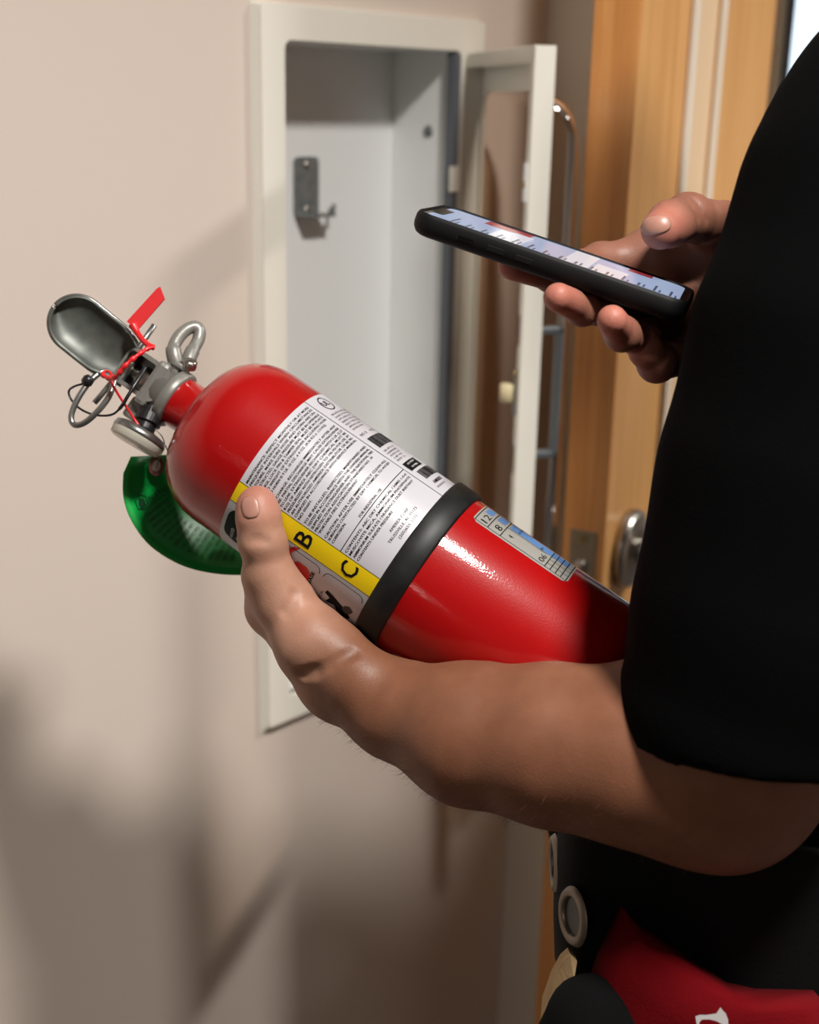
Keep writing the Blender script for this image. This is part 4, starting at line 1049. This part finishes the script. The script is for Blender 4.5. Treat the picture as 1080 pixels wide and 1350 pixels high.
# --- right hand with the phone (lens frame)
WR2 = K(1012, 428, .80); ELB2w = np.array([0.47, 0.97, 1.20]); SHRw = np.array([0.376, 1.008, 1.475])
fr_ = Field([0.040, -0.185, 0.615], [0.27, -0.045, 0.90], 0.00135)
ELB2 = (ELB2w - EYE) @ CM
fr_.cone(WR2, WR2 + (ELB2 - WR2) * 0.45, 0.026, 0.034, 0.01)
m2 = {'index': K(862, 338, .790), 'middle': K(880, 390, .785), 'ring': K(900, 432, .768), 'little': K(918, 463, .752)}
for kx, r in (('index', .0150), ('middle', .0150), ('ring', .014), ('little', .0135)): fr_.cone(WR2, m2[kx], 0.022, r, 0.014)
fr_.cone(m2['index'], m2['middle'], .015, .015, 0.008); fr_.cone(m2['middle'], m2['ring'], .015, .014, 0.008); fr_.cone(m2['ring'], m2['little'], .014, .0135, 0.008)
fr_.cone(K(1000, 345, .80), K(935, 335, .785), 0.021, 0.018, 0.012)
fr_.cone(K(935, 335, .785), m2['index'], 0.018, 0.015, 0.012)
base2 = fr_.copy()
f2 = {'index': ([m2['index'], K(792, 346, .783), K(728, 362, .748), K(676, 350, .722)], [.0138, .0112, .0094, .0082]),
      'middle': ([m2['middle'], K(820, 410, .735), K(768, 407, .698), K(736, 392, .676)], [.0130, .0098, .0085, .0076]),
      'ring': ([m2['ring'], K(846, 446, .712), K(820, 440, .686), K(807, 422, .667)], [.0125, .0098, .0086, .0078]),
      'little': ([m2['little'], K(866, 479, .714), K(852, 462, .706), K(848, 445, .704)], [.0120, .0098, .0085, .0074])}
for kx, (P, R) in f2.items(): finger(fr_, base2, P, R, 0.007)
# thumb over the lower end of the phone
tp = [K(1000, 335, .795), K(955, 300, .768), K(907, 287, .742), K(884, 295, .725), K(871, 303, .714)]
g = base2.copy()
tr = [.0185, .0145, .0128, .0122, .0108]
for i in range(len(tp) - 1): g.cone(tp[i], tp[i + 1], tr[i], tr[i + 1], 0.012 if i == 0 else 0.005)
g.ell(tp[2], [np.array([.0135, 0, 0]), np.array([0, .0128, 0]), np.array([0, 0, .0128])], 0.004)
fr_.merge(g)
for P, r, dpt in [([(905, 262), (915, 275), (922, 290)], 0.0008, 0.0006), ([(915, 262), (926, 275), (932, 292)], 0.0008, 0.0006), ([(905, 322), (925, 322), (945, 314)], 0.0012, 0.0004)]: crease_px(fr_, P, r, dpt, D0=.66, D1=.83)
fr_.box(Pc - Np * (PT / 2), [Lp, Wp, Np], [PL / 2 + 0.0003, PW / 2 + 0.0003, PT / 2 + 0.0003], 0.006, 0.0, 's')
RV, RF = fr_.mesh()

# --- torso, neck, head, upper right arm (world frame, coarser)
SHLw = toW(SHL); ELBw = toW(ELB)
TC = np.array([0.308, 0.832]); FACE = np.array([-0.933, 0.36, 0]); SIDE = np.array([0.36, 0.933, 0])   # faces the cabinet wall
def bw_(f, l, z): return np.array([TC[0], TC[1], 0]) + FACE * f + SIDE * l + ZU * z   # forward, towards his right, height
fb = Field([-0.05, 0.45, 0.78], [0.62, 1.25, 1.92], 0.0055)
fb.ell(bw_(-0.01, 0, 1.28), [FACE * .105, SIDE * .165, ZU * .24], 0.05); fb.ell(bw_(0.03, 0, 1.10), [FACE * .10, SIDE * .13, ZU * .15], 0.06)
fb.cone(bw_(-0.015, 0, 1.46), bw_(0.0, 0, 1.60), 0.066, 0.056, 0.04)
fb.cone(SHRw, ELB2w, 0.052, 0.040, 0.03); fb.cone(ELB2w, ELB2w + (toW(WR2) - ELB2w) * 0.55, 0.041, 0.034, 0.01); fb.cone(bw_(-.01, .10, 1.46), SHRw, 0.06, 0.055, 0.04)
fb.cone(bw_(-.01, -.10, 1.45), SHLw, 0.06, 0.055, 0.04); fb.cone(SHLw, ELBw + (SHLw - ELBw) * 0.35, 0.054, 0.050, 0.02)
HC = bw_(-0.025, 0, 1.74); HF = FACE * 0.86 - ZU * 0.5; HF /= np.linalg.norm(HF); HU = np.cross(SIDE, HF); HU = HU if HU[2] > 0 else -HU
def hd(f, l, u): return HC + HF * f + SIDE * l + HU * u
fb.ell(hd(-.012, 0, .025), [HF * .095, SIDE * .074, HU * .090], 0.02)
fb.ell(hd(.018, 0, -.03), [HF * .072, SIDE * .062, HU * .085], 0.02)
fb.ell(hd(.065, 0, -.090), [HF * .024, SIDE * .030, HU * .020], 0.02)
fb.cone(hd(.086, 0, .012), hd(.106, 0, -.022), .008, .012, 0.008); fb.cone(hd(.098, -.012, -.026), hd(.098, .012, -.026), .008, .008, 0.006)
for sgn in (-1, 1):
    fb.ell(hd(-.004, sgn * .076, -.010), [HF * .018, SIDE * .008, HU * .031], 0.006)
    fb.cone(hd(.086, sgn * .014, .024), hd(.078, sgn * .048, .024), .008, .007, 0.008)
    fb.ell(hd(.094, sgn * .031, .004), [HF * .010, SIDE * .014, HU * .009], 0.004, 's')
    fb.ell(hd(.050, sgn * .045, -.030), [HF * .030, SIDE * .022, HU * .028], 0.015)
fb.cone(hd(.090, -.020, -.053), hd(.090, .020, -.053), .007, .007, 0.005); fb.cone(hd(.088, -.018, -.063), hd(.088, .018, -.063), .0075, .0075, 0.005)
fb.cone(hd(.100, -.022, -.058), hd(.100, .022, -.058), .0025, .0025, 0.002, 's')
BV, BF = fb.mesh()

man = thing('person', 'man in a black short-sleeved shirt holding an extinguisher and a phone', 'person', np.array([TC[0], TC[1], 0.0]))
SV = np.concatenate([toW(LV), toW(RV), BV]); n1 = len(LV); n2 = n1 + len(RV)
SF = np.concatenate([LF, RF + n1, BF + n2])
body = mesh_obj('body', SV, SF, M['skin'], man, smooth=True)
# skin tone: pale palm and thumb, tanned forearm, pink finger ends
pale = np.array(srgb(168, 128, 108)[:3]); tan = np.array(srgb(118, 78, 57)[:3]); pink = np.array(srgb(178, 112, 98)[:3])
col = np.ones((len(SV), 4)); col[:, :3] = tan
def sm(x, a_, b_): t = np.clip((x - a_) / (b_ - a_), 0, 1); return t * t * (3 - 2 * t)
dw = np.linalg.norm(LV - WR, axis=1); along = (LV - WR) @ ((ELB - WR) / np.linalg.norm(ELB - WR))
kx = sm(-along, -0.022, 0.030)[:, None]; c = tan * (1 - kx) + pale * kx
for tip, rad in ((th_pts[-1], 0.022), (th_pts[2], 0.012)):
    q = (1 - sm(np.linalg.norm(LV - tip, axis=1), 0.004, rad))[:, None] * 0.75; c = c * (1 - q) + pink * q
col[:n1, :3] = c
c = np.tile(np.array(srgb(130, 88, 72)[:3]), (len(RV), 1))
for tip in [f2[k_][0][-1] for k_ in f2] + [tp[-1]]:
    q = (1 - sm(np.linalg.norm(RV - tip, axis=1), 0.004, 0.022))[:, None] * 0.8; c = c * (1 - q) + pink * q
col[n1:n2, :3] = c
atr = body.data.color_attributes.new('tone', 'FLOAT_COLOR', 'POINT'); atr.data.foreach_set('color', col.astype(np.float32).ravel())

def samp(F0, p):
    """trilinear reading of a field"""
    g_ = (np.asarray(p) - F0.lo) / F0.h; i = np.floor(g_).astype(int); fr3 = g_ - i
    if (i < 0).any() or (i + 1 >= np.array(F0.f.shape)).any(): return 0.05
    c = F0.f[i[0]:i[0] + 2, i[1]:i[1] + 2, i[2]:i[2] + 2].astype(float)
    c = c[0] * (1 - fr3[0]) + c[1] * fr3[0]; c = c[0] * (1 - fr3[1]) + c[1] * fr3[1]; return c[0] * (1 - fr3[2]) + c[1] * fr3[2]
def skin_at(F0, px, py, D0, D1):
    D = D0
    while D < D1:
        if samp(F0, K(px, py, D)) < 0:
            a_, b_ = D - 0.001, D
            for _ in range(12):
                m_ = (a_ + b_) / 2
                if samp(F0, K(px, py, m_)) < 0: b_ = m_
                else: a_ = m_
            return K(px, py, b_)
        D += 0.001
    return None
def gradn(F0, p, e=0.0022):
    g_ = np.array([samp(F0, p + e * d_) - samp(F0, p - e * d_) for d_ in np.eye(3)]); return g_ / (np.linalg.norm(g_) + 1e-12)
def nail(F0, px, py, ang, la, lb, D0, D1, name='fingernail'):
    """thin plate lying on the fingertip: la along the finger, lb across (half sizes, px of the view it is laid out from)"""
    ca, sa_ = math.cos(math.radians(ang)), math.sin(math.radians(ang)); nr_, nt_ = 7, 28; T_ = []; B_ = []
    for i in range(nr_):
        r_ = i / (nr_ - 1)
        for k in range(nt_):
            a_ = 2 * math.pi * k / nt_; cx, cy = math.cos(a_), math.sin(a_)
            x_ = r_ * la * math.copysign(abs(cx) ** 0.75, cx); y_ = r_ * lb * math.copysign(abs(cy) ** 0.75, cy)
            p = skin_at(F0, px + x_ * ca - y_ * sa_, py + x_ * sa_ + y_ * ca, D0, D1)
            if p is None: p = T_[-1] if T_ else K(px, py, D0)
            n_ = gradn(F0, p); h_ = 0.0004 * (1 - 0.9 * r_ ** 4) + 0.00012
            T_.append(p + n_ * h_)
    V = [toW(p) for p in T_]; F = [(i * nt_ + k, i * nt_ + (k + 1) % nt_, (i + 1) * nt_ + (k + 1) % nt_, (i + 1) * nt_ + k) for i in range(1, nr_ - 1) for k in range(nt_)]
    V = V[nt_:] + [V[0]]; F = [tuple(q_ - nt_ for q_ in f_) for f_ in F] + [(len(V) - 1, (k + 1) % nt_, k) for k in range(nt_)]
    o = mesh_obj(name, V, F, M['nail'], body, smooth=True)
    md = o.modifiers.new('thickness', 'SOLIDIFY'); md.thickness = 0.0004; md.offset = 0
nail(fl, 330.5, 669, 80, 14.5, 11.5, .68, .80)
nail(fr_, 865, 297, -12, 20, 12, .66, .80)

# fine hairs along the forearm
hv = []; hf = []
far = LV[(along > -0.005) & (along < 0.22)]; farn = None
axis_d = (ELB - WR) / np.linalg.norm(ELB - WR)
pick = rng.choice(len(far), 5200)
AP = np.array(arm_pts)
for pi_ in pick:
    p = far[pi_]
    # nearest point on the forearm's centre line
    best = None
    for i in range(len(AP) - 1):
        ab = AP[i + 1] - AP[i]; t = np.clip((p - AP[i]) @ ab / (ab @ ab), 0, 1); c_ = AP[i] + ab * t; dd = np.linalg.norm(p - c_)
        if best is None or dd < best[0]: best = (dd, c_)
    nn = (p - best[1]) / best[0]
    if nn[1] < 0.35: continue
    dr = nn * rng.uniform(0.25, 0.8) - axis_d * rng.uniform(0.5, 1.1) + rng.normal(0, 0.22, 3); dr /= np.linalg.norm(dr)
    ln_ = rng.uniform(0.004, 0.009); sd = np.cross(dr, nn); sd /= np.linalg.norm(sd) + 1e-9; wd_ = 0.00007
    m_ = p + dr * ln_ * 0.5 + nn * 0.0004; e_ = p + dr * ln_ - nn * 0.0004; n0 = len(hv)
    hv += [toW(p - nn * 0.0003 + sd * wd_), toW(p - nn * 0.0003 - sd * wd_), toW(m_ + sd * wd_ * .8), toW(m_ - sd * wd_ * .8), toW(e_)]
    hf += [(n0, n0 + 1, n0 + 3, n0 + 2), (n0 + 2, n0 + 3, n0 + 4)]
mesh_obj('arm_hair', hv, hf, mat('light_brown_hair', srgb(84, 54, 36), 1.0, 0.0, Specular_IOR_Level=0.05), body, kind='stuff')

# --- shirt (world frame): torso, sleeves open at the hem
fs = Field([-0.02, 0.40, 0.98], [0.64, 1.25, 1.66], 0.0036)
fs.ell(bw_(-0.015, 0, 1.30), [FACE * .122, SIDE * .190, ZU * .27], 0.04)
fs.cone(bw_(0.075, -.02, 1.04), bw_(0.075, .02, 1.04), .130, .130, 0.05)
fs.cone(bw_(0.03, -.04, 1.03), bw_(0.03, .04, 1.03), .135, .135, 0.05)
fs.cone(bw_(-.01, -.05, 1.12), bw_(-.01, .05, 1.12), .12, .12, 0.05)
fs.cone(bw_(-.02, -.13, 1.475), bw_(-.02, .13, 1.475), 0.075, 0.075, 0.05)
fs.cone(bw_(-.02, 0, 1.48), bw_(-.01, 0, 1.585), 0.085, 0.062, 0.04)
slv = [K(990, 935, .652), K(1040, 800, .645), K(1090, 640, .640), K(1142, 460, .632), K(1194, 305, .630), K(1270, 205, .635), K(1375, 125, .66)]
slr = [.0665, .0720, .0790, .0805, .0770, .0770, .075]
slw = [toW(p) for p in slv]
for i in range(len(slw) - 1): fs.cone(slw[i], slw[i + 1], slr[i], slr[i + 1], 0.02)
fs.cone(slw[-2], bw_(-.02, -.10, 1.45), .078, .085, 0.05)
sr2 = SHRw + (ELB2w - SHRw) * 0.72
fs.cone(SHRw, sr2, .074, .072, 0.03)
# cut the hems and hollow the openings
hax = slw[0] - slw[1]; hax /= np.linalg.norm(hax)
hem_n = hax
def half_cut(F0, c, nrm, rad, depth):
    F0.cyl(c, nrm, 0, depth, rad, 0.0, 's')
hemc = KW(985, 985, .655)
hemn = toW(K(985, 985, .655)) - toW(K(1005, 790, .648)); hemn /= np.linalg.norm(hemn)
half_cut(fs, hemc, hemn, 0.105, 0.10)
fs.cyl(hemc, hemn, -0.055, 0.02, 0.0595, 0.004, 's')
half_cut(fs, sr2, (ELB2w - SHRw) / np.linalg.norm(ELB2w - SHRw), 0.10, 0.09)
fs.cyl(sr2, (ELB2w - SHRw) / np.linalg.norm(ELB2w - SHRw), -0.05, 0.02, 0.060, 0.004, 's')
fs.cyl(bw_(-.01, 0, 1.585), ZU, -0.02, 0.06, 0.060, 0.004, 's')
# folds
def fold(P, r, op='u', k=0.012):
    for i in range(len(P) - 1): fs.cone(P[i], P[i + 1], r, r, k, op)
for f0 in ([(900, 600), (930, 700), (950, 820)], [(985, 250), (1000, 380), (975, 520)], [(1040, 500), (1030, 640), (1060, 780)], [(890, 760), (930, 860), (980, 950)]):
    Q = []
    for px_, py_ in f0:
        o_ = EYE; D = 0.48
        while D < 0.75:
            p = KW(px_, py_, D); i = [int(round((p[q_] - fs.lo[q_]) / fs.h)) for q_ in range(3)]
            if all(0 <= i[q_] < fs.f.shape[q_] for q_ in range(3)) and fs.f[i[0], i[1], i[2]] < 0: Q.append(p); break
            D += 0.002
    pass
# the base of the extinguisher is tucked against the shirt
fs.cyl(Cw, Aw, -0.1315, 0.12, 0.0546, 0.0, 's')
SVt, SFt = fs.mesh()
# keep a little slack off the flat cuts
mesh_obj('shirt', SVt, SFt, M['shirt'], man, smooth=True, label='plain black short-sleeved shirt')

# --- hair, trousers, shoes
fh = Field([0.0, 0.65, 1.58], [0.50, 1.08, 1.92], 0.005)
fh.ell(hd(-.016, 0, .034), [HF * .102, SIDE * .082, HU * .094], 0.0)
fh.cyl(hd(.02, 0, 0.075), HF - HU * 0.35, 0, 0.14, 0.09, 0.01, 's'); fh.box(hd(0.03, 0, -.075), [HF, SIDE, HU], [.11, .12, .085], 0.02, 0.01, 's')
fh.ell(hd(-.052, 0, -.005), [HF * .060, SIDE * .070, HU * .065], 0.02)
HV, HFc = fh.mesh(); mesh_obj('hair', HV, HFc, M['hair'], man, smooth=True)
eyem = mat('eye_white', srgb(225, 222, 215), 0.2)
for sgn in (-1, 1):
    MB().lathe(hd(.074, sgn * .031, .004), -HF, [(-0.007, 0.0), (-0.0055, 0.005), (-0.001, 0.008), (0.003, 0.008), (0.007, 0.005), (0.008, 0.0)], 16, capped=False).build('eyeball', eyem, body, smooth=True)
    MB().lathe(hd(.0812, sgn * .031, .002), HF, [(0, 0.0045), (0.0008, 0.0035), (0.001, 0.0)], 16, capped=False).build('iris', M['hair'], body, smooth=True)
ft = Field([0.02, 0.55, 0.06], [0.52, 1.15, 1.12], 0.008)
ft.cone(bw_(.035, -.045, 1.00), bw_(.035, .045, 1.00), .118, .118, 0.03); ft.cone(bw_(.02, -.05, .93), bw_(.02, .05, .93), .118, .118, 0.04)
for sgn in (-1, 1):
    ft.cone(bw_(0, sgn * .09, .90), bw_(.02, sgn * .11, .50), .092, .068, 0.03); ft.cone(bw_(.02, sgn * .11, .50), bw_(-.01, sgn * .12, .09), .068, .056, 0.02)
TV_, TF_ = ft.mesh(); mesh_obj('trousers', TV_, TF_, M['trousers'], man, smooth=True)
for sgn in (-1, 1):
    f = Field([-0.1, 0.5, -0.01], [0.55, 1.2, 0.16], 0.006)
    f.cone(bw_(-.045, sgn * .12, .05), bw_(.13, sgn * .135, .036), .042, .034, 0.02); f.cone(bw_(-.02, sgn * .12, .06), bw_(-.01, sgn * .12, .11), .045, .045, 0.02); f.cone(bw_(-.045, sgn * .12, .05), bw_(.0, sgn * .12, .05), .045, .05, 0.01)
    f.box(bw_(0, sgn * .12, -.05), [FACE, SIDE, ZU], [.4, .3, .05], 0.0, 0.0, 's')
    v_, f_ = f.mesh(); mesh_obj('shoe', v_, f_, M['shoe'], man, smooth=True)

# --- black belt with large eyelets, red pouch
M['belt'] = noise_bump(mat('black_webbing', (0.0018, 0.0018, 0.002, 1), 0.8, 0.0, Specular_IOR_Level=0.15), 400, 0.5, 0.0006)
M['eyelet'] = mat('nickel_eyelet', srgb(120, 110, 98), 0.4, 0.8)
M['red_cloth'] = noise_bump(mat('red_canvas', srgb(88, 2, 8), 0.95, 0.0, Specular_IOR_Level=0.1), 500, 0.5, 0.0006)
M['print'] = mat('white_print', srgb(165, 160, 160), 0.8)
M['tan_cloth'] = noise_bump(mat('tan_suede', srgb(176, 148, 108), 0.9), 300, 0.5, 0.0008)
M['dark_cloth'] = mat('charcoal_knit', (0.002, 0.002, 0.0022, 1), 0.95, 0.0, Specular_IOR_Level=0.1)
def mid(a_, b_): return (np.asarray(a_) + np.asarray(b_)) / 2
bp_ = [KW(*q) for q in [(790, 1165, .86), (742, 1150, .80), (733, 1150, .745), (752, 1182, .715), (800, 1200, .705), (880, 1220, .700), (990, 1245, .690), (1120, 1262, .705), (1235, 1262, .745), (1300, 1255, .82), (1300, 1240, .90)]]
bs = smooth_path(bp_, 5); V = []; upb = ZU * 0.5
for i, p in enumerate(bs):
    for dz in (0.062, 0.045, 0.01, -0.03, -0.058): V.append(p + ZU * dz + np.array([0.004, 0, 0]) * abs(dz) * 20)
o = mesh_obj('tool_belt', V, grid_faces(len(bs), 5), M['belt'], man, smooth=True, label='wide black tool belt with metal eyelets')
md = o.modifiers.new('thickness', 'SOLIDIFY'); md.thickness = 0.004; md.offset = 0
belt = o
def eyelet(p, nrm, r):
    nrm = nrm / np.linalg.norm(nrm)
    pr = [(-0.001, r * 0.62), (0.0015, r * 0.62), (0.003, r * 0.74), (0.0025, r * 0.9), (0.0002, r)]
    e_ = MB().lathe(p, nrm, pr, 32, capped=False).build('eyelet', M['eyelet'], belt, smooth=True)
    MB().lathe(p, nrm, [(0.0004, r * 0.63), (0.0006, 0)], 24, capped=False).build('eyelet_hole', M['black_plastic'], belt)
eyelet(KW(733.5, 1138, .745), CM @ np.array([-0.97, 0.0, -0.02]), 0.0168)
eyelet(KW(757, 1208, .706), CM @ np.array([-0.92, -0.02, -0.32]), 0.0162)
pouch = thing('red_pouch', 'red canvas pouch with a white printed mark hanging at the hip', 'pouch', KW(880, 1400, .68))
pp = [(823, 1200, .690), (847, 1229, .686), (905, 1270, .676), (971, 1315, .670), (1010, 1324, .666), (1090, 1326, .662), (1100, 1480, .68), (930, 1500, .69), (760, 1490, .705), (770, 1380, .702), (777, 1335, .70), (793, 1273, .696)]
front = [KW(*q) for q in pp]
ctr = sum(front) / len(front)
V = [ctr + CM @ np.array([0, 0, -0.014])]; n = len(front)
inn = [ctr + (p - ctr) * 0.82 + CM @ np.array([0, 0, -0.010]) for p in front]
V += inn + front + [p + CM @ np.array([0, 0, 0.022]) for p in front]
F = [(0, 1 + (i + 1) % n, 1 + i) for i in range(n)]
for q_ in (0, 1): F += [(1 + q_ * n + i, 1 + q_ * n + (i + 1) % n, 1 + (q_ + 1) * n + (i + 1) % n, 1 + (q_ + 1) * n + i) for i in range(n)]
F.append(tuple(1 + 2 * n + i for i in range(n))[::-1])
mesh_obj('pouch_body', V, F, M['red_cloth'], pouch, smooth=True, weld=True)
mk = [[(917, 1340), (922, 1338), (932, 1338), (945, 1336), (946, 1334), (950, 1328), (953, 1332), (957, 1336), (960, 1344), (961, 1356), (956, 1358), (952, 1350), (944, 1346), (936, 1344), (926, 1344), (922, 1348), (924, 1358), (920, 1358)]]
V = []; F = []
for P in mk:
    n0 = len(V); V += [KW(a_, b_, .650) for a_, b_ in P]; F.append(tuple(range(n0, n0 + len(P))))
mesh_obj('printed_mark', V, F, M['print'], pouch)
gl = thing('work_glove', 'tan suede flap poking out below the black belt', 'glove', KW(735, 1350, .72))
P = [(752, 1259, .700), (761, 1268, .698), (757, 1292, .698), (753, 1306, .700), (735, 1325, .705), (724, 1352, .715), (724, 1400, .72), (712, 1400, .725), (718, 1325, .720), (730, 1290, .712), (742, 1268, .705)]
MB().prism([KW(*q) for q in P], CM @ np.array([0, 0, 0.012])).build('suede_flap', M['tan_cloth'], gl)
fk = Field([0.02, 0.40, 0.86], [0.30, 0.90, 1.10], 0.004)
fk.cone(KW(775, 1345, .69), KW(765, 1420, .70), .022, .034, 0.01); fk.cone(KW(785, 1335, .70), KW(775, 1365, .69), .012, .020, 0.01); fk.cone(KW(800, 1410, .69), KW(785, 1335, .70), .03, .012, 0.02)
v_, f_ = fk.mesh(); mesh_obj('hip_pouch', v_, f_, M['dark_cloth'], man, smooth=True)
